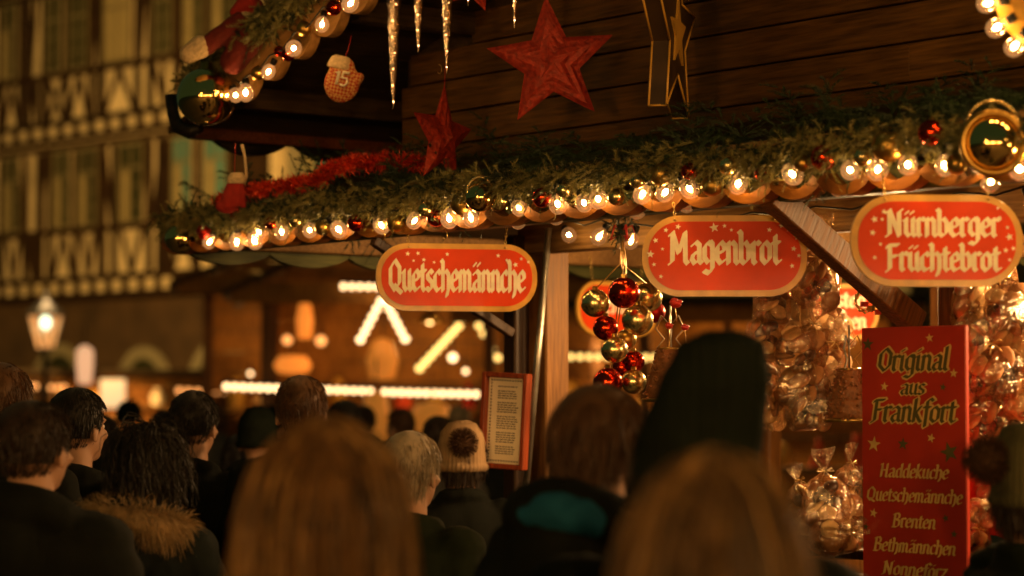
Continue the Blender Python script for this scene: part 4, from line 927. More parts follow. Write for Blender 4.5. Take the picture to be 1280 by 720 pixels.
# ================================================================== STARS, ICICLES, MITTEN, BOOT, DOLL
def puffy_star(label, p, r, th, rz, roll, m, cordto, ri=.45, name='paper_star'):
    t = thing(name, label, 'star', mw=Matrix.Translation(p) @ Matrix.Rotation(rz, 4, 'Z') @ Matrix.Rotation(roll, 4, 'Y'))
    P = starpoly(r, ri); mb = MB(); n = len(P); sub = 6; V = []; F = []
    def ringpt(k, f, s): x, z = P[k % n]; return (x*f, s*th*(1-f)**.8*(.8 if k % 2 == 0 else 1), z*f)
    for s in (-1, 1):
        b = len(V); V.append((0, s*th, 0))
        for j in range(1, sub+1):
            for k in range(n): V.append(ringpt(k, j/sub, s))
        for k in range(n):
            q = (b, b+1+k, b+1+(k+1) % n); F.append(q if s > 0 else q[::-1])
            for j in range(sub-1):
                a0 = b+1+j*n; q = (a0+k, a0+n+k, a0+n+(k+1) % n, a0+(k+1) % n); F.append(q if s > 0 else q[::-1])
    V = [(x+random.gauss(0, .0012), y+random.gauss(0, .0018), z+random.gauss(0, .0012)) for x, y, z in V]
    mb.add(V, F, False); mb.build('star_body', m, t)
    MB().tube([(0, 0, r*.97), (0, 0, r+cordto)], .0012, 5).build('cord', 'redribbon', t); return t
p = PD(689, 78, .16); puffy_star('large glittery red five pointed star hanging in the middle of the gable', p, 84*p.y/FPX, .035, R(-8), R(-5), 'glitter', .3, .44)
p = PD(553, 172, .12); puffy_star('narrow red star seen nearly edge on over the red tinsel', p, 68*p.y/FPX, .04, R(58), R(4), 'glitter', .12, .46)
p = PD(592, -22, .0); puffy_star('red star whose lower point just shows at the top edge between the icicles', p, 38*p.y/FPX, .03, R(20), R(12), 'glitter', .1, .5)
# gold edged lantern star, thick, turned away
p = PD(838, 42, .16); mp = p.y/FPX
t = thing('star_lantern', 'tall dark star lantern with gold edges hanging right of the red star', 'star lantern', mw=Matrix.Translation(p) @ Matrix.Rotation(R(75), 4, 'Z'))
sp = starpoly(122*mp, .42); MB().prism(sp, -.02, .03).build('star_box', 'lanterndark', t)
eg = MB()
for i in range(10):
    a, b = sp[i], sp[(i+1) % 10]
    for y in (-.022, .032): eg.tube([(a[0], y, a[1]), (b[0], y, b[1])], .0036, 6)
    if i % 2 == 0: eg.tube([(a[0], -.02, a[1]), (a[0], .03, a[1])], .0035, 6)
eg.build('gold_edges', 'signgold', t)
MB().prism([(x*.38, z*.38) for x, z in sp], -.028, -.021).build('small_star', 'signgold', t); MB().tube([(0, 0, 122*mp), (0, 0, 122*mp+.3)], .0015, 5).build('cord', 'ribbon', t)
def icicle(label, x, y0, y1, d, w):
    a = PD(x, y0, d); b = PD(x, y1, d); L = (a-b).length; r = w*1.15*a.y/FPX/2
    t = thing('icicle', label, 'icicle ornament', a, 0, 'icicle ornaments')
    prof = [(.001, .006)]+[(r*(1-(k/14))**.75*(1+.13*math.sin(k*2.1))+.0008, -L*k/14) for k in range(15)]
    mb = MB(); mb.lathe(prof, 9, smooth=False); mb.build('shaft', 'icicle', t)
    w_ = MB(); n = 26; w_.tube([(r*.75*(1-k/n*.9)*math.cos(k*.9), r*.75*(1-k/n*.9)*math.sin(k*.9), -L*.93*k/n) for k in range(n+1)], .0017, 4); w_.build('wire_spiral', 'goldwire', t)
    for k in range(max(1, int(L/.05))):
        f = (k+.6)/max(1, int(L/.05)); MB().ell((r*.4*(1-f)*math.cos(k*2), -r*.6*(1-f)-.001, -L*f), .0022, 6, 4).build('fairy_light', 'spark', t)
    MB().tube([(0, 0, .004), (0, 0, .16)], .0008, 4).build('cord', 'ribbon', t)
M['goldwire'] = mat('gold_wire', (.85, .5, .2), .25, 1., bump=0)
icicle('longest icicle, left of the four', 492, -6, 135, .02, 15); icicle('thin icicle with its tip beside the longest one', 523, -12, 65, .04, 11); icicle('icicle above the narrow red star', 558.5, -8, 92, .05, 12)
icicle('short icicle hanging to the right, next to the large red star', 643, -60, 35, .04, 10); icicle('icicle tip overlapping the red star point at the top edge', 585, -70, 8, -.02, 9)
# mitten with 15
p = PD(429, 98, -.02); mp = p.y/FPX
t = thing('mitten', 'small red checked mitten with cream cuff and the number 15 hanging on a red string', 'mitten', mw=Matrix.Translation(p) @ Matrix.Rotation(R(-8), 4, 'Z') @ Matrix.Rotation(R(14), 4, 'Y'))
k = mp; mb = MB(); mb.ell((0, 0, -6*k), (23*k, 9*k, 25*k), 20, 14); mb.ell((-4*k, 0, 10*k), (17*k, 8.5*k, 18*k), 16, 10); mb.capsule((12*k, 0, -12*k), (20*k, 0, 6*k), 8*k, 6*k)
def checkmat():
    m, nt, pr = newmat('red_check_cloth'); L = nt.links; tc = nd(nt, 'ShaderNodeTexCoord'); mpp = nd(nt, 'ShaderNodeMapping'); mpp.inputs['Rotation'].default_value = (0, R(45), 0)
    ck = nd(nt, 'ShaderNodeTexChecker'); ck.inputs['Scale'].default_value = 115; ck.inputs[1].default_value = (.42, .04, .012, 1); ck.inputs[2].default_value = (.62, .33, .10, 1)
    L.new(tc.outputs['Object'], mpp.inputs[0]); L.new(mpp.outputs[0], ck.inputs[0]); L.new(ck.outputs[0], pr.inputs['Base Color']); pr.inputs['Roughness'].default_value = .9; return m
M['check'] = checkmat()
obj('body', fuse(mb, .0028, 2), 'check', t)
MB().tube([(-15*k, 0, 12*k), (-9*k, 0, 22*k), (-8*k, 0, 26*k)], [17*k, 15*k, 13*k], 14, flat=.55); cf = MB(); cf.loft([(10*k, -8*k, 0, 16*k, 10*k), (14*k, -8*k, 0, 16*k, 10.5*k), (24*k, -8*k, 0, 13*k, 9*k), (27*k, -8*k, 0, 9*k, 6*k)], 18); obj('cuff', fuse(cf, .003, 1, lambda c: noise.noise(c*260)*.0012), 'feltcream', t)
nm = MB(); nm.tube([(-8*k, -10.2*k, 4*k), (-4.5*k, -10.6*k, 7*k), (-4.5*k, -10.8*k, -10*k)], 1.9*k, 6); nm.tube([(9*k, -10*k, 7*k), (1*k, -10.6*k, 7*k), (.5*k, -10.8*k, 0*k), (7*k, -10.6*k, 0*k), (9*k, -10.4*k, -5*k), (6*k, -10.6*k, -10*k), (0, -10.8*k, -9*k)], 1.9*k, 6); nm.build('number', 'cream', t)
MB().tube([(-4*k, 0, 26*k), (-2*k, -3*k, 36*k), (-3*k, 0, 54*k)], .0015, 5).build('string', 'redribbon', t)
# red felt boot with cream cuff
p = PD(294, 240, -.17); k = p.y/FPX
t = thing('felt_boot', 'small red felt boot with cream cuff hanging above the left end of the canopy', 'boot ornament', mw=Matrix.Translation(p))
mb = MB(); mb.loft([(-20*k, -3*k, 0, 17*k, 10*k), (-10*k, -2*k, 0, 16*k, 11*k), (8*k, 0, 0, 12*k, 9*k), (14*k, 1*k, 0, 10*k, 8*k)], 16); mb.ell((-10*k, 0, -18*k), (15*k, 9*k, 9*k), 14, 10); obj('body', fuse(mb, .0035, 3), 'feltred', t)
cf = MB(); cf.loft([(10*k, 1*k, 0, 12*k, 10*k), (17*k, 2*k, 0, 12*k, 10*k), (24*k, 2*k, 0, 8*k, 7*k)], 16); obj('cuff', fuse(cf, .003, 2, lambda c: noise.noise(c*260)*.0012), 'feltcream', t)
MB().tube([(-1*k, 0, 24*k), (0, 0, 62*k)], .0012, 5).build('string', 'redribbon', t); MB().tube([(9*k, 1*k, 4*k), (14*k, 1*k, 20*k), (12*k, 0, 44*k), (8*k, 0, 60*k)], .0055, 8).build('cord', 'feltcream', t)
# climbing doll: red felt suit with cream cuffs
p = PD(298, 52, -.20); k = p.y/FPX
t = thing('felt_doll', 'red felt climbing doll with cream cuffs lying over the gable garland', 'doll', mw=Matrix.Translation(p) @ Matrix.Rotation(R(8), 4, 'Z'))
mb = MB(); mb.capsule((-40*k, 0, -6*k), (2*k, 0, 24*k), 12*k, 14*k); mb.capsule((-6*k, 8*k, -24*k), (14*k, 4*k, 6*k), 17*k, 20*k); mb.capsule((14*k, 6*k, 0), (30*k, 4*k, 14*k), 12*k, 10*k)
obj('suit', fuse(mb, .005, 3, lambda c: noise.noise(c*60)*.003), 'feltdark', t)
mb = MB(); mb.capsule((-62*k, 0, -17*k), (-48*k, 0, -8*k), 12*k, 15*k); obj('cuff', fuse(mb, .005, 2, lambda c: noise.noise(c*160)*.0025), 'feltcream', t); mb = MB(); mb.ell((22*k, 0, 24*k), (11*k, 12*k, 18*k)); mb.ell((10*k, -3*k, 32*k), (9*k, 8*k, 8*k)); obj('hood_trim', fuse(mb, .005, 2, lambda c: noise.noise(c*160)*.0025), 'feltcream', t)
mb = MB(); mb.capsule((12*k, 2*k, 50*k), (-2*k, 4*k, 38*k), 14*k, 9*k); mb.ell((14*k, 4*k, 44*k), (18*k, 16*k, 16*k)); obj('hood', fuse(mb, .005, 3), 'feltred', t)
# ================================================================== SWEETS
def crumple(p, s, a): return Vector((noise.noise(p*s), noise.noise(p*s+Vector((9, 3, 1))), noise.noise(p*s+Vector((2, 7, 5)))))*a
def bag_mesh(w, dp, h, nk, fl, seed, seg=22):
    V = []; F = []; rows = [(-.5, .55), (-.47, .85), (-.38, 1.0), (-.2, 1.05), (0, 1.0), (.18, .9), (.32, .62), (.42, .25), (.5, nk), (.56, nk*1.4), (.66, fl*.6), (.8, fl), (.92, fl*1.15)]
    for (z, r) in rows:
        for j in range(seg):
            a = 2*PI*j/seg; fold = 1+.16*math.cos(a*5+seed+z*3)*(1 if z > .2 else .5)
            e = .75; x = r*w/2*math.copysign(abs(math.cos(a))**e, math.cos(a))*fold; y = r*dp/2*math.copysign(abs(math.sin(a))**e, math.sin(a))*fold
            p = Vector((x, y, z*h)); V.append(p+crumple(p+Vector((seed, 0, 0)), 15, .013 if z < .45 or z > .6 else .002))
    n = len(rows)
    for i in range(n-1):
        for j in range(seg): k = (j+1) % seg; F.append((i*seg+j, i*seg+k, (i+1)*seg+k)); F.append((i*seg+j, (i+1)*seg+k, (i+1)*seg+j))
    F.append(tuple(range(seg-1, -1, -1))); mb = MB(); mb.add(V, F, False); me = mb.mesh('cellophane'); me.materials.append(M['film']); return me
def lump(r, seed, m, amp=.2, name='sweet'):
    mb = MB(); mb.ell((0, 0, 0), r, 10, 7); me = mb.mesh(name)
    for v in me.vertices: v.co *= 1+amp*noise.noise(v.co*90+Vector((seed, 0, 0)))
    me.materials.append(M[m]); return me
SW = [lump((.026, .026, .008), 1, 'cookie', .08), lump((.028, .026, .009), 2, 'cookie2', .12), lump((.022, .020, .014), 3, 'choc'), lump((.024, .022, .012), 4, 'pinkcandy'), lump((.026, .026, .010), 5, 'cookie', .1), lump((.018, .013, .010), 6, 'almond', .3)]
def make_bag(w, dp, h, seed, mix, n=11):
    t = bpy.data.objects.new('sweet_bag', None); COL.objects.link(t); random.seed(seed)
    obj('cellophane', bag_mesh(w, dp, h, .10, .45, seed), None, t)
    for i in range(n):
        f = (i+.5)/n; a = i*2.4; rr = .33*random.uniform(.5, 1)
        o = obj('sweet', SW[random.choice(mix)], None, t, loc=(rr*w*math.cos(a), rr*dp*math.sin(a)*.8, h*(-.42+.66*f))); o.rotation_euler = (random.uniform(-1.5, 1.5), random.uniform(-1.5, 1.5), random.random()*6); o.scale = (random.uniform(1.2, 1.6)*h/.17,)*3
    b = MB(); b.lathe([(.010, h*.485), (.013, h*.5), (.010, h*.515)], 10)
    for sg in (-1, 1): b.tube([(0, -.01, h*.5), (sg*.022, -.016, h*.56), (sg*.03, -.016, h*.50), (0, -.012, h*.5)], .0022, 5, flat=.4); b.tube([(0, -.012, h*.5), (sg*.012, -.024, h*.42), (sg*.02, -.03, h*.33)], .002, 5, flat=.4)
    b.build('ribbon_tie', 'ribbon', t); return t
protos = [make_bag(.15, .09, .17, 1, [1, 1, 2, 0, 3]), make_bag(.16, .10, .16, 2, [1, 2, 1, 5, 0]), make_bag(.14, .09, .19, 3, [2, 3, 1, 0]), make_bag(.15, .09, .15, 4, [0, 0, 4, 1])]
used_p = set()
def put_bag(label, k, p, rot, s, group):
    o = protos[k] if k not in used_p else dup(protos[k]); used_p.add(k)
    o.name = 'sweet_bag'; o.location = p; o.rotation_euler = rot; o.scale = (s,)*3; tag(o, label, 'sweet bag', group); return o
random.seed(11)
LB = [(965, 372, 7.35, 'top left of the left hanging bunch, under the Magenbrot sign'), (1022, 352, 7.3, 'top of the left hanging bunch beside the wooden brace'), (1000, 392, 7.45, 'second row of the left hanging bunch'),
      (955, 420, 7.3, 'left edge of the left hanging bunch, beside the tall black hat'), (1003, 432, 7.25, 'centre of the left hanging bunch'), (1038, 408, 7.5, 'right edge of the left hanging bunch by the round sign'),
      (950, 468, 7.35, 'low at the left of the left hanging bunch, against the black hat'), (1005, 480, 7.25, 'low in the middle of the left hanging bunch'), (1040, 462, 7.45, 'low at the right of the left hanging bunch, beside the nut bell'),
      (962, 505, 7.3, 'pale biscuits at the bottom left of the left hanging bunch'), (1010, 508, 7.22, 'bottom of the left hanging bunch'), (1030, 330, 7.5, 'highest of the left hanging bunch, behind the brace'), (985, 345, 7.5, 'behind the right end of the Magenbrot sign')]
for i, (x, y, Z, lb) in enumerate(LB):
    put_bag('sweet bag, '+lb, 3 if 'pale' in lb else [0, 1, 2][i % 3], PZ(x, y, Z), (random.uniform(-.25, .25), random.uniform(-.35, .35), random.uniform(-1, 1)), random.uniform(.84, 1.0), 'sweet bags hanging left of the tall red board')
RB = [(1215, 372, 7.1, 'just right of the post under the Nürnberger sign'), (1262, 380, 7.0, 'under the right end of the Nürnberger sign'), (1222, 425, 7.05, 'right of the word Original'), (1268, 432, 7.0, 'at the right edge beside the pink sweets'),
      (1245, 462, 6.95, 'in the middle of the right hanging bunch'), (1216, 480, 7.1, 'right of the word Frankfort'), (1275, 488, 7.05, 'low at the right edge'), (1225, 525, 7.1, 'bottom of the right hanging bunch above the red cloth'), (1268, 530, 7.1, 'bottom right of the right hanging bunch'), (1305, 410, 7.05, 'cut by the right edge of the view'), (1310, 470, 7.05, 'cut by the right edge, lower one'), (1240, 345, 7.2, 'highest of the right hanging bunch behind the sign')]
for i, (x, y, Z, lb) in enumerate(RB):
    put_bag('bag of dark sweets, '+lb, [2, 1, 0][i % 3], PZ(x, y, Z), (random.uniform(-.25, .25), random.uniform(-.35, .35), random.uniform(-1, 1)), random.uniform(.9, 1.08), 'sweet bags hanging right of the tall red board')
CB = [(1030, 622, 7.2, 0, 'upright with its twisted top, at the front of the counter pile', (0, 0, .2), .92), (1012, 652, 7.3, 3, 'leaning at the left of the counter pile', (.3, -.5, 1), .8), (1056, 640, 7.3, 2, 'behind the upright one, against the tall red board', (-.2, .4, .4), .85),
      (1045, 672, 7.12, 1, 'lying on its side at the front of the counter pile', (1.2, .3, .5), .85), (1068, 668, 7.2, 3, 'lying against the tall red board low on the counter', (1.1, -.4, 2), .8), (1002, 625, 7.5, 1, 'at the back left of the counter pile', (0, .4, 2), .8), (1060, 606, 7.5, 0, 'at the back of the counter pile', (.1, 0, 1), .8),
      (1226, 640, 6.95, 3, 'pale biscuits on the red cloth beside the bobble hat', (1.0, .3, 1), .8), (1250, 612, 7.0, 0, 'on the red cloth behind the bobble hat', (.8, -.6, 2), .8), (1212, 668, 6.9, 1, 'low at the right side of the tall red board', (1.1, .2, .2), .75)]
for (x, y, Z, k, lb, rot, s) in CB: put_bag('sweet bag, '+lb, k, PZ(x, y, Z), rot, s, 'sweet bags lying on the counter')
# cords that carry the hanging bunches
for (xa, ya, Z, yb, lb) in ((1000, 285, 7.4, 500, 'cord carrying the left bunch of sweet bags'), (1250, 300, 7.1, 520, 'cord carrying the right bunch of sweet bags')):
    a = PZ(xa, ya, Z); b = PZ(xa, yb, Z); t = thing('cord', lb, 'cord', b); MB().tube([(0, 0, 0), a-b], .002, 5).build('strand', 'ribbon', t)
# bells covered with roast almonds
def nut_bell(label, x, y, Z, rw, h, bow):
    p = PZ(x, y, Z); t = thing('almond_bell', label, 'almond cone', p, random.random()); prof = [(.001, h), (rw*.42, h), (rw*.48, h*.97), (rw*.66, h*.6), (rw*.86, h*.25), (rw, 0), (rw*.97, 0), (rw*.6, h*.55), (rw*.3, h*.9)]
    MB().lathe(prof, 24).build('cone', 'almond', t); MB().lathe([(rw*.99, -.006), (rw*1.05, 0), (rw*.99, .006), (rw*.95, 0)], 28).build('rim', 'brass', t); MB().lathe([(rw*.44, h-.004), (rw*.5, h), (rw*.44, h+.004), (rw*.40, h)], 20).build('top_rim', 'brass', t)
    nb = MB()
    for i in range(190):
        f = random.random(); a = random.random()*2*PI; r = rw*(1-.56*f**.9)+.002; q = Vector((r*math.cos(a), r*math.sin(a), h*f))
        m = Matrix.Translation(q) @ Matrix.Rotation(random.random()*6, 4, random.choice(['X', 'Y', 'Z'])) @ Matrix.Rotation(random.random()*6, 4, 'Z'); nb.ell((0, 0, 0), (.0075, .0055, .004), 6, 4, m)
    o = nb.build('almonds', 'almond', t); o['kind'] = 'stuff'
    MB().tube([(0, 0, h-.01), (0, 0, h+.13)], .003, 6).build('hanger', 'iron', t)
    for k in range(bow):
        a = k*2*PI/bow; MB().tube([(0, 0, h+.07), (.03*math.cos(a), .03*math.sin(a), h+.10), (.05*math.cos(a), .05*math.sin(a), h+.06), (.02*math.cos(a), .02*math.sin(a), h+.03), (.045*math.cos(a), .045*math.sin(a), h)], .0022, 5, flat=.5).build('wire_curl', 'iron' if k % 2 else 'ribbon', t)
    return t
nut_bell('almond covered cone with wire curls between the bauble cluster and the black hat', 838, 500, 7.3, .085, .155, 6)
nut_bell('almond covered cone left of the tall red board', 1062, 525, 7.15, .075, .15, 5)
for (x, y, lb) in ((844, 380, 'large red rose bow above the almond cone with wire curls'), (856, 410, 'small red rose bow right of the almond cone hanger'), (836, 408, 'small red rose bow left of the almond cone hanger')):
    p = PZ(x, y, 7.22); t = thing('ribbon_rose', lb, 'ribbon rose', p, 0, 'red ribbon roses'); r = .022 if 'large' in lb else .014
    mb = MB()
    for k in range(9): a = k*2.4; mb.ell((r*.55*math.cos(a)*(k/9), r*.5*math.sin(a)*(k/9), r*.3*math.sin(k)), (r*.6, r*.6, r*.22), 8, 6, Matrix.Rotation(a, 4, 'X'))
    mb.build('petals', 'redribbon', t); MB().tube([(0, 0, -r*.4), (.004, 0, -r-.03)], .0015, 5).build('tail', 'ribbon', t)
# gilded gift wreath next to the round sign
p = PZ(1082, 378, 7.3); t = thing('gold_wreath', 'small gold wreath of ribbon curls above the corner of the tall red board', 'wreath', p)
for k in range(9): a = 2*PI*k/9; MB().tube([(.03*math.cos(a+q), .012*math.sin(q*3), .03*math.sin(a+q)+.01*math.sin(3*q)) for q in (0, .3, .6, .9, 1.2)], .004, 6).build('curl', 'gold', t)
for k in range(4): MB().box((.02*math.cos(k*1.6)+.015, -.01, -.03+.012*k), (.018, .018, .016), rz=k).build('gift_box', 'goldmat' if k % 2 else 'redribbon', t)
# red cloth on the right counter
V = []; F = []; nx, ny = 26, 18
for j in range(ny):
    for i in range(nx):
        x = i/(nx-1)*.9-.1; q = j/(ny-1); V.append((x, .05+.12*max(0, .5-q)*2+.02*math.sin(x*22)*q, 1.35-.0-.30*max(0, q-.4)+.02*noise.noise(Vector((x*9, q*5, 0)))+.09*math.exp(-((x-.34)/.14)**2)*(1-q)))
for j in range(ny-1):
    for i in range(nx-1): F.append((j*nx+i, j*nx+i+1, (j+1)*nx+i+1, (j+1)*nx+i))
mb = MB(); mb.add(V, F, True); o = mb.build('red_cloth', 'cloth'); so = o.modifiers.new('s', 'SOLIDIFY'); so.thickness = .004
pc = PD(1200, 600, .60); o.matrix_world = Matrix.Translation((pc.x, pc.y, .12)) @ Matrix.Rotation(ROTF, 4, 'Z'); tag(o, 'bright red cloth draped over the display right of the tall red board', 'cloth')
# pale boxes in the shade of the counter
for i, (x, y, w, lb) in enumerate(((1000, 700, .12, 'dark tray on the counter left of the tall red board'), (880, 560, .2, 'dark crate deep in the hut behind the black hat'))):
    p = PZ(x, y, 7.3+i); t = thing('tray', lb, 'tray', (p.x, p.y, 1.228 if i == 0 else 1.101), ROTF); MB().box((0, 0, .006), (w*2, w*1.3, .012)).build('tray_base', 'darkpost', t)
    for sg in (-1, 1): MB().box((0, sg*w*.65, .03), (w*2, .01, .06)).build('tray_side', 'darkpost', t)
# ================================================================== PEOPLE (1.75 m, feet at z=0, facing +Y)
def head_parts(mb):
    mb.ell((0, -.005, 1.655), (.076, .094, .095), 24, 16); mb.ell((0, .022, 1.60), (.062, .072, .085), 20, 14)      # skull, face
    mb.ell((0, .055, 1.548), (.036, .035, .026), 12, 8)                                                        # chin
    mb.capsule((0, .088, 1.64), (0, .108, 1.602), .008, .013, 8); mb.ell((0, .098, 1.598), (.018, .012, .010), 10, 6)   # nose
    mb.ell((0, .088, 1.655), (.045, .014, .010), 12, 6); mb.ell((0, .086, 1.573), (.025, .012, .006), 12, 6); mb.ell((0, .084, 1.562), (.022, .011, .006), 12, 6)  # brow, lips
    for s in (-1, 1):
        mb.ell((s*.045, .07, 1.61), (.018, .016, .018), 10, 6)                                                   # cheek
        mb.ell((0, 0, 0), (.008, .019, .032), 12, 8, Matrix.Translation((s*.081, -.004, 1.612)) @ Matrix.Rotation(s*.35, 4, 'Z') @ Matrix.Rotation(-.2, 4, 'X'))    # ear
        mb.ell((s*.080, .0, 1.588), (.007, .008, .009), 8, 6)
    mb.capsule((0, -.02, 1.44), (0, -.008, 1.58), .062, .052, 16)                                                # neck
def hand(mb, w, dirv, palm_n, s):
    """palm + five bent fingers, w wrist, dirv hand direction, palm_n palm normal"""
    d = Vector(dirv).normalized(); n = Vector(palm_n).normalized(); sd = d.cross(n)*s; w = Vector(w)
    for k in (-1.2, -.4, .4, 1.2): mb.capsule(w+sd*k*.010, w+d*.085+sd*k*.018, .014, .012, 8)
    for k, L in ((-1.5, .062), (-.5, .076), (.5, .082), (1.5, .074)):
        a = w+d*.088+sd*k*.019; b = a+(d*.85+n*.35).normalized()*L*.5; c = b+(d*.5+n*.8).normalized()*L*.5; mb.capsule(a, b, .0095, .0085, 8); mb.capsule(b, c, .0085, .0075, 8)
    a = w+d*.022+sd*.026; b = a+(d*.6+sd*.9+n*.3).normalized()*.045; mb.capsule(a, b, .012, .0105, 8); mb.capsule(b, b+(d*.9+n*.6).normalized()*.032, .0105, .009, 8)
POSES = {'down': [(.205, -.01, 1.40), (.255, -.03, 1.12), (.262, .05, .87)], 'pocket': [(.205, -.01, 1.40), (.275, -.06, 1.12), (.20, .10, .98)], 'hold': [(.205, 0, 1.39), (.245, .06, 1.13), (.10, .28, 1.20)]}
def body_mesh(pose):
    mb = MB(); head_parts(mb)
    mb.loft([(.86, 0, 0, .165, .115), (.95, 0, 0, .17, .12), (1.08, 0, 0, .145, .105), (1.22, 0, .005, .16, .115), (1.34, 0, .0, .18, .115), (1.42, 0, -.01, .15, .085), (1.46, 0, -.015, .08, .06)], 24)
    for s in (-1, 1):
        A, E, W_ = [Vector((q[0]*s, q[1], q[2])) for q in POSES[pose]]
        mb.capsule(A-Vector((s*.03, 0, 0)), E, .054, .042, 14); mb.capsule(E, W_, .041, .027, 12); hand(mb, W_, (W_-E) if pose != 'pocket' else Vector((-s*.5, .5, -.7)), Vector((-s, 0, 0)) if pose != 'hold' else Vector((0, 0, 1)), s)
        mb.capsule((s*.09, 0, .90), (s*.10, .015, .49), .082, .056, 14); mb.capsule((s*.10, .015, .49), (s*.105, -.02, .09), .055, .038, 12)
        mb.capsule((s*.105, -.03, .045), (s*.115, .13, .03), .036, .028, 10)
    return fuse(mb, .0085, 3, name='body')
def coat_mesh(pose, fat, length, collar, kind, seed):
    mb = MB(); z0 = .95-length
    mb.loft([(z0, 0, 0, .20+fat, .155+fat), (z0+.12, 0, 0, .195+fat, .15+fat), (1.02, 0, 0, .185+fat, .14+fat), (1.2, 0, 0, .195+fat, .14+fat), (1.32, 0, -.005, .205+fat, .135+fat), (1.40, 0, -.012, .185+fat, .11+fat*.6), (1.45, 0, -.018, .115+fat*.5, .085+fat*.4), (1.475, 0, -.02, .085, .075)], 28)
    for s in (-1, 1):
        A, E, W_ = [Vector((q[0]*s, q[1], q[2])) for q in POSES[pose]]
        mb.capsule(A-Vector((s*.035, 0, .005)), E, .072+fat, .062+fat, 16); mb.capsule(E, E.lerp(W_, .93), .061+fat, .046+fat*.6, 14)
    if collar: mb.tube([(collar_r*math.cos(a), -.015+collar_r*.9*math.sin(a), 1.475+.022*(-math.sin(a))) for collar_r, a in [(.078, -PI*.5+PI*1.7*(i/14-.5)) for i in range(15)]], [.022+collar*.02]*15, 10, flat=1.)
    if kind == 'hood':
        mb.tube([(.125*math.cos(a), -.055+.085*math.sin(a), 1.455+.05*(-math.sin(a))) for a in [-PI*.5+PI*1.35*(i/14-.5) for i in range(15)]], [.028+.034*math.sin(PI*i/14) for i in range(15)], 12)
        mb.ell((0, -.15, 1.39), (.11, .055, .10), 16, 10)
    def disp(c):
        w = noise.noise(Vector((c.x*9+seed, c.y*9, c.z*5)))*.010+noise.noise(Vector((c.x*24, c.y*24+seed, c.z*14)))*.004
        if kind == 'puffer': w += -.013*abs(math.cos(c.z*PI/.085))**8
        w += .004*math.sin(c.z*60+c.x*14+3*noise.noise(c*5)) if abs(c.x) > .17 else 0
        return w
    return fuse(mb, .013, 3, disp, 'coat')
def trousers_mesh():
    mb = MB(); mb.loft([(.84, 0, 0, .17, .13), (.95, 0, 0, .178, .128), (1.03, 0, 0, .165, .12)], 20)
    for s in (-1, 1): mb.capsule((s*.09, 0, .90), (s*.10, .015, .49), .094, .068, 14); mb.capsule((s*.10, .015, .49), (s*.105, -.02, .14), .067, .058, 12)
    return fuse(mb, .014, 3, lambda c: noise.noise(c*14)*.006, 'trousers')
def boot_mesh(s): mb = MB(); mb.capsule((s*.105, -.03, .14), (s*.105, -.03, .055), .055, .052, 12); mb.capsule((s*.105, -.04, .045), (s*.117, .14, .038), .048, .040, 12); return fuse(mb, .010, 2, name='boot')
BM = {}; CM = {}
def getb(p):
    if p not in BM: BM[p] = body_mesh(p); BM[p].materials.append(M['skin'])
    return BM[p]
TRM = trousers_mesh(); TRM.materials.append(M['trousers']); BTM = [boot_mesh(s) for s in (-1, 1)]
for b_ in BTM: b_.materials.append(M['boots'])
EYE = MB().ell((0, 0, 0), .0115, 10, 8).mesh('eye'); EYE.materials.append(M['eye'])
def strands(name, roots, dirs, lens, segs, width, m, parent, grav=.6, curl=0., hug=None, cap=None):
    """hair: ribbons growing from roots along dirs, falling with gravity"""
    n = len(roots); P = np.array(roots, float); D = np.array(dirs, float); pts = [P.copy()]; step = (np.array(lens)/segs)[:, None]
    ph = rng.random(n)*6.28
    for k in range(segs):
        D = D+np.array([0, 0, -grav])*.45+rng.normal(size=(n, 3))*.06
        if curl: D = D+curl*np.stack([np.cos(ph+k*1.9), np.sin(ph+k*1.9), .5*np.sin(ph*2+k)], 1)
        D /= np.linalg.norm(D, axis=1, keepdims=True); P = P+D*step
        if hug is not None:      # keep outside the head and shoulders
            for (c, r) in hug:
                q = (P-np.array(c))/np.array(r); l = np.linalg.norm(q, axis=1, keepdims=True); P = np.where(l < 1, np.array(c)+q/np.maximum(l, 1e-6)*np.array(r), P)
        pts.append(P.copy())
    pts = np.stack(pts, 1); side = rng.normal(size=(n, 1, 3)); tang = np.gradient(pts, axis=1); side = np.cross(tang, side); side /= np.linalg.norm(side, axis=2, keepdims=True)+1e-9
    w = width*np.linspace(1, .35, segs+1)[None, :, None]; A = pts-side*w; B = pts+side*w
    V = np.stack([A, B], 2).reshape(-1, 3); base = (np.arange(n)*(segs+1)*2)[:, None, None]+(np.arange(segs)*2)[None, :, None]
    F = (base+np.array([0, 1, 3, 2])).reshape(-1, 4); me = npmesh(name, V, F)
    o = obj(name, me, m, parent)
    return o
def scalp(n, low, back_low, grow=.006):
    d = runit(n*5); p = np.stack([d[:, 0]*(.080+grow), -.006+d[:, 1]*(.098+grow), 1.658+d[:, 2]*(.098+grow)], 1)
    ok = (p[:, 2] > np.where(p[:, 1] > .02, low, back_low)) & ~((p[:, 1] > .03) & (p[:, 2] < 1.705)) & ~((np.abs(p[:, 0]) > .06) & (p[:, 1] > -.03) & (p[:, 1] < .06) & (p[:, 2] < 1.635))
    p = p[ok][:n]; d = d[ok][:n]; T = np.array([0, -.25, -1.])-d*(d@np.array([0, -.25, -1.]))[:, None]; T /= np.linalg.norm(T, axis=1, keepdims=True)+1e-6
    side = np.where(d[:, :1] >= 0, 1., -1.)*np.array([[.5, 0, 0]])*(d[:, 2:3] > .6)
    D = d*.25+T+side; return p, D/np.linalg.norm(D, axis=1, keepdims=True)
HC = {}
def hair(kind, m, parent):
    if (kind, m) in HC: return dup_hair(HC[(kind, m)], parent)
    h = HC[(kind, m)] = hair0(kind, m, parent); return h
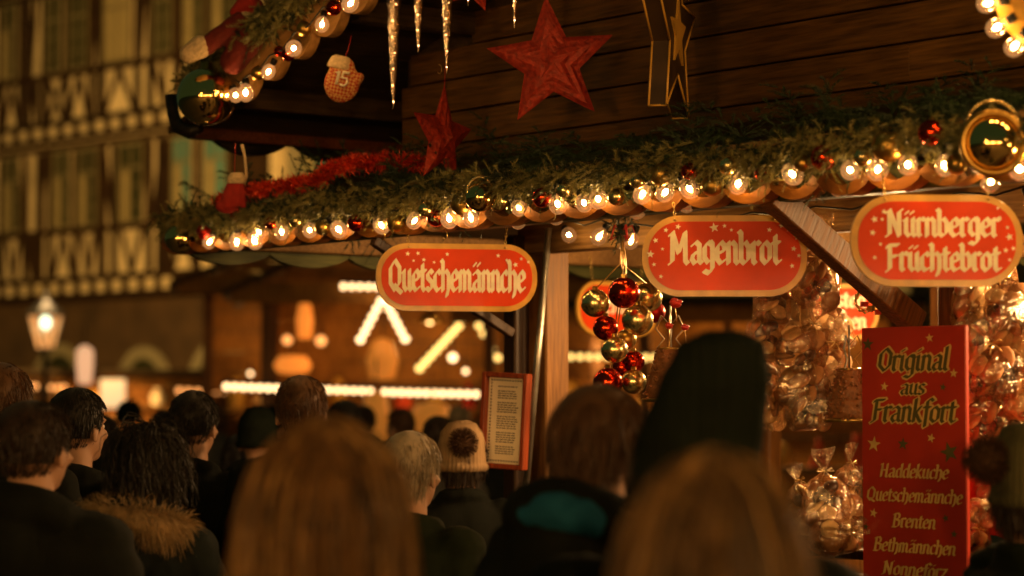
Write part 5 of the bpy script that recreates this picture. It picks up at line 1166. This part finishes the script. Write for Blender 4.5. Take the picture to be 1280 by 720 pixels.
def dup_hair(o, parent):
    c = o.copy(); COL.objects.link(c); c.parent = parent
    for ch in list(o.children):
        if ch.name.startswith('locks'): d = ch.copy(); COL.objects.link(d); d.parent = c
    return c
def hair0(kind, m, parent):
    cap = MB(); V = []; 
    cap.ell((0, -.012, 1.664), (.0835, .098, .0985), 28, 18); me = cap.mesh('scalp')
    bm_k = [v.index for v in me.vertices if (v.co.z < 1.60 or (v.co.y > .04 and v.co.z < 1.69 and not kind == 'x'))]
    for i in bm_k: v = me.vertices[i]; v.co = Vector((0, -.02, 1.64))+(v.co-Vector((0, -.02, 1.64)))*(.86 if v.co.z > 1.57 else .78)
    for v in me.vertices:
        if v.index not in set(bm_k): v.co += (v.co-Vector((0, 0, 1.65)))*noise.noise(v.co*40)*.05
    h = obj('hair', me, 'hair_'+m, parent)
    HUG = [((0, -.005, 1.655), (.083, .101, .101)), ((0, -.01, 1.36), (.23, .15, .125))]
    if kind == 'short': r, d = scalp(2600, 1.66, 1.57); strands('locks', r, d, [random.uniform(.014, .030) for _ in r], 3, .0013, 'hair_'+m, h, .45)
    elif kind == 'wavy': r, d = scalp(2800, 1.66, 1.555, .004); strands('locks', r, d, [random.uniform(.03, .06) for _ in r], 5, .0016, 'hair_'+m, h, .9, .5, hug=HUG[:1])
    elif kind == 'bob': r, d = scalp(3000, 1.64, 1.56); strands('locks', r, d, [random.uniform(.05, .11) for _ in r], 7, .0018, 'hair_'+m, h, 1.0, .05, hug=HUG[:1])
    elif kind == 'long':
        hg = [((0, -.005, 1.655), (.095, .112, .106)), ((0, -.01, 1.585), (.104, .115, .10)), ((0, -.02, 1.42), (.10, .11, .12))]
        for mm, n_ in ((m, 2600), ('darkbrown', 1100), ('pale' if m != 'darkbrown' else m, 900)):
            r, d = scalp(n_, 1.62, 1.55, .012); cl = np.array([[noise.noise(Vector(q)*34), noise.noise(Vector(q)*34+Vector((5, 1, 2))), 0] for q in r.tolist()]); d = d+cl*.55
            if mm == 'darkbrown': k_ = np.abs(r[:, 0]) < .055; r, d = r[k_], d[k_]  # dark strands in the middle only: shade put into the hair colour
            if mm == 'pale': k_ = (np.abs(r[:, 0]) > .05) | (r[:, 0] > .03) | (r[:, 2] > 1.735) | (rng.random(len(r)) < .12); r, d = r[k_], d[k_]  # pale strands at sides and crown: rim light put into the hair colour
            strands('locks', r, d, np.maximum(.05, (r[:, 2]-1.50)*1.15+rng.uniform(.03, .085, len(r))), 10, .0019, 'hair_'+mm, h, 1.25, .10, hug=hg)
    elif kind == 'curly': r, d = scalp(4200, 1.62, 1.52, .01); strands('locks', r, d, [random.uniform(.10, .26) for _ in r], 11, .0018, 'hair_'+m, h, .55, .75, hug=HUG[:1])
    return h
def knit_hat(parent, m, tall=.0, pom=None, low=1.60, tilt=0.):
    mb = MB(); w_ = 1 if tall < .1 else 1.05; mb.loft([(low, 0, -.01, .092, .108), (low+.05, 0, -.01, .094, .110), (1.70, tilt*.2, -.012, .092, .108), (1.74+tall*.5, tilt*.7, -.015-tall*.2, .080, .092), (1.775+tall*.88, tilt, -.02-tall*.35, .055*w_*(1.08 if tall > .1 else 1), .06*w_), (1.785+tall, tilt*1.1, -.025-tall*.4, .02*w_*w_*(1.1 if tall > .1 else 1), .02*w_)], 26)
    mb.tube([(.093*math.cos(a), -.01+.109*math.sin(a), low+.02) for a in [2*PI*i/24 for i in range(25)]], .014, 10)
    o = obj('hat', fuse(mb, .006, 3, lambda c: .0022*math.sin(math.atan2(c.y, c.x)*46)+noise.noise(c*25)*.003, 'hat'), m, parent)
    if pom:
        mb = MB(); r = pom[0]; P = obj('pompom', MB().ell((0, 0, 0), r*.72, 14, 10).mesh('pompom'), pom[1], o, loc=pom[2])
        d = runit(1500); strands('yarn', d*r*.6, d, [r*.42]*1500, 2, .0013, pom[1], P, .1)
    return o
def person(label, X, Y, hgt, rz, pose='down', coat=('coat_black', .012, .10, .5, ''), hairk=('short', 'black'), hat=None, extra=None, pitch=0., name='person', group=None, wide=1.):
    s = hgt/1.75; t = thing(name, label, 'person', (X, Y, 0), rz, group); t.scale = (s*wide, s*wide, s)
    if pitch: t.rotation_euler = (pitch, 0, rz)
    obj('body', getb(pose), None, t)
    key = (pose,)+coat[1:]
    if key not in CM: CM[key] = coat_mesh(pose, coat[1], coat[2], coat[3], coat[4], len(CM)*3.7)
    me = CM[key] if not len(CM[key].materials) else CM[key].copy(); me.materials.clear(); me.materials.append(M[coat[0]]); obj('coat', me, None, t)
    obj('trousers', TRM, None, t); [obj('boot', b, None, t) for b in BTM]
    for sx in (-1, 1): obj('eye', EYE, None, t, loc=(sx*.031, .0725, 1.636))
    if hairk: hair(hairk[0], hairk[1], t)
    if hat: knit_hat(t, *hat)
    if extra: extra(t)
    return t
def at(x, ytop, Z): p = PZ(x, ytop, Z); return p.x, p.y, p.z
def who(label, x, ytop, Z, rzdeg, extra_h=.0, **k):
    X, Y, h = at(x, ytop, Z); return person(label, X, Y, h-extra_h, R(rzdeg), **k)
def fur_trim(t):
    r = []; d = []
    for i in range(6500):
        a = -PI*.5+PI*1.25*(random.random()-.5); q = random.random()*2*PI; rr = .03; c = Vector((.165*math.cos(a), -.05+.135*math.sin(a), 1.455+.045*(-math.sin(a)))); dd = Vector((math.cos(a)*math.cos(q), math.sin(a)*math.cos(q), math.sin(q)))
        r.append(tuple(c+dd*rr)); d.append(tuple((dd+Vector((math.cos(a), math.sin(a), -.3))*.6).normalized()))
    f = obj('fur_trim', MB().tube([(.165*math.cos(a), -.05+.135*math.sin(a), 1.455+.045*(-math.sin(a))) for a in [-PI*.5+PI*1.25*(i/16-.5) for i in range(17)]], .034, 10).mesh('fur'), 'hair_fur', t)
    strands('fur_strands', r, d, [random.uniform(.025, .07) for _ in r], 6, .0009, 'hair_fur', f, .5, .35)
def teal_hood(t):
    mb = MB(); mb.tube([(.12*math.cos(a), -.055+.115*math.sin(a), 1.455+.045*(-math.sin(a))) for a in [-PI*.5-PI*.9*i/14+PI*.62 for i in range(15)]], [.020+.026*math.sin(PI*i/14) for i in range(15)], 12); obj('hood_lining', fuse(mb, .008, 2, lambda c: noise.noise(c*30)*.006), 'coat_teal', t)
def scarf(m):
    def f(t): mb = MB(); mb.tube([(.088*math.cos(a), -.012+.086*math.sin(a), 1.492+.012*math.sin(3*a)) for a in [2*PI*i/20 for i in range(21)]], .032, 12); obj('scarf', fuse(mb, .008, 2, lambda c: noise.noise(c*28)*.007), m, t)
    return f
BK = ('coat_black', .012, .10, .5, '')
who('person in a dark hooded jacket with short black hair, nearest at the left edge', 42, 506, 6.0, -22, coat=('coat_black', .02, .12, .7, 'hood'), hairk=('short', 'darkbrown'), wide=1.12)
who('person with wispy brown hair cut by the left edge', 3, 458, 7.2, -20, coat=BK, hairk=('wavy', 'brown'))
who('person in black with head turned right, behind the left hooded jacket', 98, 489, 7.6, -34, coat=('coat_black', .012, .10, .7, ''), hairk=('short', 'black'), pose='pocket')
who('person with dark curly hair and a pale fur trimmed hood', 186, 536, 6.5, -30, coat=('coat_navy', .02, .2, 0, 'hood'), hairk=('curly', 'black'), extra=fur_trim, pose='hold', wide=.9)
who('person with short black hair and an open collar, below the orange light string', 243, 492, 8.6, -18, coat=BK, hairk=('short', 'black'))
who('person in a dark hat half hidden in the dark left of the large blond head', 322, 520, 10.5, 10, coat=('coat_black', .02, .15, .7, 'hood'), hairk=None, hat=('hat_black', .01))
who('person with nearly shaved head in front of the level bright string', 377, 473, 8.4, 0, coat=('coat_black', .015, .1, .6, ''), hairk=('short', 'brown'), pose='hold')
who('person with shoulder length blond hair, large and blurred in the foreground', 408, 533, 3.6, 14, coat=('coat_green', .015, .2, .4, ''), hairk=('long', 'blond'), pose='hold', wide=1.0)
who('person with wavy grey hair and a dark olive jacket left of the menu frame', 514, 543, 6.7, -28, coat=('coat_green', .012, .15, .6, ''), hairk=('wavy', 'grey'))
who('person in a cream knitted hat with a dark bobble under the menu frame', 577, 537, 8.6, 4, coat=('coat_black', .02, .15, .6, ''), hairk=('bob', 'darkbrown'), hat=('hat_cream', .0, (.062, 'pompom_brown', (0, -.115, 1.70)), 1.585))
who('person with a brown bowl cut and a turquoise lined hood, looking at the stall', 752, 487, 5.05, -42, coat=('coat_black', .02, .2, 0, 'hood'), hairk=('bob', 'brown'), extra=teal_hood, pose='pocket', wide=1.1)
who('person in a tall black hat, large and dark in the foreground', 868, 420, 4.4, -12, extra_h=.14, coat=('coat_black', .02, .2, .8, ''), hairk=('bob', 'darkbrown'), hat=('hat_black', .12, None, 1.56, .048), wide=1.28)
who('person with chin length ash blond hair, nearest and most blurred', 893, 577, 2.9, -8, coat=('coat_green', .012, .2, .5, ''), hairk=('long', 'ash'), pose='hold', wide=.93)
who('person in a padded jacket and a bobble hat at the right edge', 1296, 560, 5.6, -68, coat=('coat_green', .03, .2, .5, 'puffer'), hairk=('bob', 'darkbrown'), hat=('hat_olive', .03, (.065, 'pompom_brown', (0, -.15, 1.72)), 1.60))
# ---- people deeper in the square
FAR = [(430, 503, 11.5, 'short', 'black', None, 'dim dark haired person just right of the shaved head'), (300, 545, 11., 'bob', 'black', None, 'short dim person with bobbed dark hair in front of the hatted one'), (548, 522, 12.5, 'short', 'darkbrown', None, 'dim person between the grey haired one and the cream hat'),
  (500, 512, 15, 'short', 'brown', None, 'dim brown haired person behind the grey haired one'), (455, 508, 17, 'wavy', 'darkbrown', None, 'far person with wavy dark hair under the zigzag stall string'), (610, 528, 13, 'bob', 'darkbrown', None, 'dim person with bobbed hair behind the framed notice'),
  (205, 515, 15, 'short', 'black', None, 'far dark person left of the open collared one'), (160, 505, 19, 'short', 'black', 'hat_black', 'small far person in a dark hat in front of the dim stall'), (268, 506, 18, 'bob', 'brown', None, 'small far brown haired person right of the open collared one'),
  (345, 512, 17, 'short', 'black', 'hat_black', 'far person in a dark hat left of the shaved head'), (60, 512, 14, 'short', 'black', None, 'dim person between the two heads at the far left'), (128, 520, 13, 'bob', 'black', None, 'dim bobbed person behind the curly haired one'),
  (690, 512, 14, 'short', 'black', None, 'far person seen inside the hut frame right of the metal pole'), (712, 522, 12.5, 'bob', 'darkbrown', 'hat_black', 'far hatted person seen just left of the brown bowl cut'), (25, 505, 17, 'short', 'brown', None, 'small far person at the foot of the street lantern'),
  (400, 515, 14, 'bob', 'blond', None, 'far fair haired person behind the shaved head'), (575, 508, 19, 'short', 'grey', None, 'smallest far person, above the cream hat'), (660, 518, 17, 'short', 'brown', 'hat_cream', 'far person in a pale hat behind the hut post')]
for i, (x, yt, Z, hk, hm, ht, lb) in enumerate(FAR):
    who(lb, x, yt, Z, random.uniform(-70, 70), coat=BK if i % 2 else ('coat_grey', .02, .15, .6, ''), hairk=(hk, hm) if not ht else None, hat=(ht, 0.) if ht else None, pose=['down', 'pocket', 'hold'][i % 3], group='people in the far crowd')
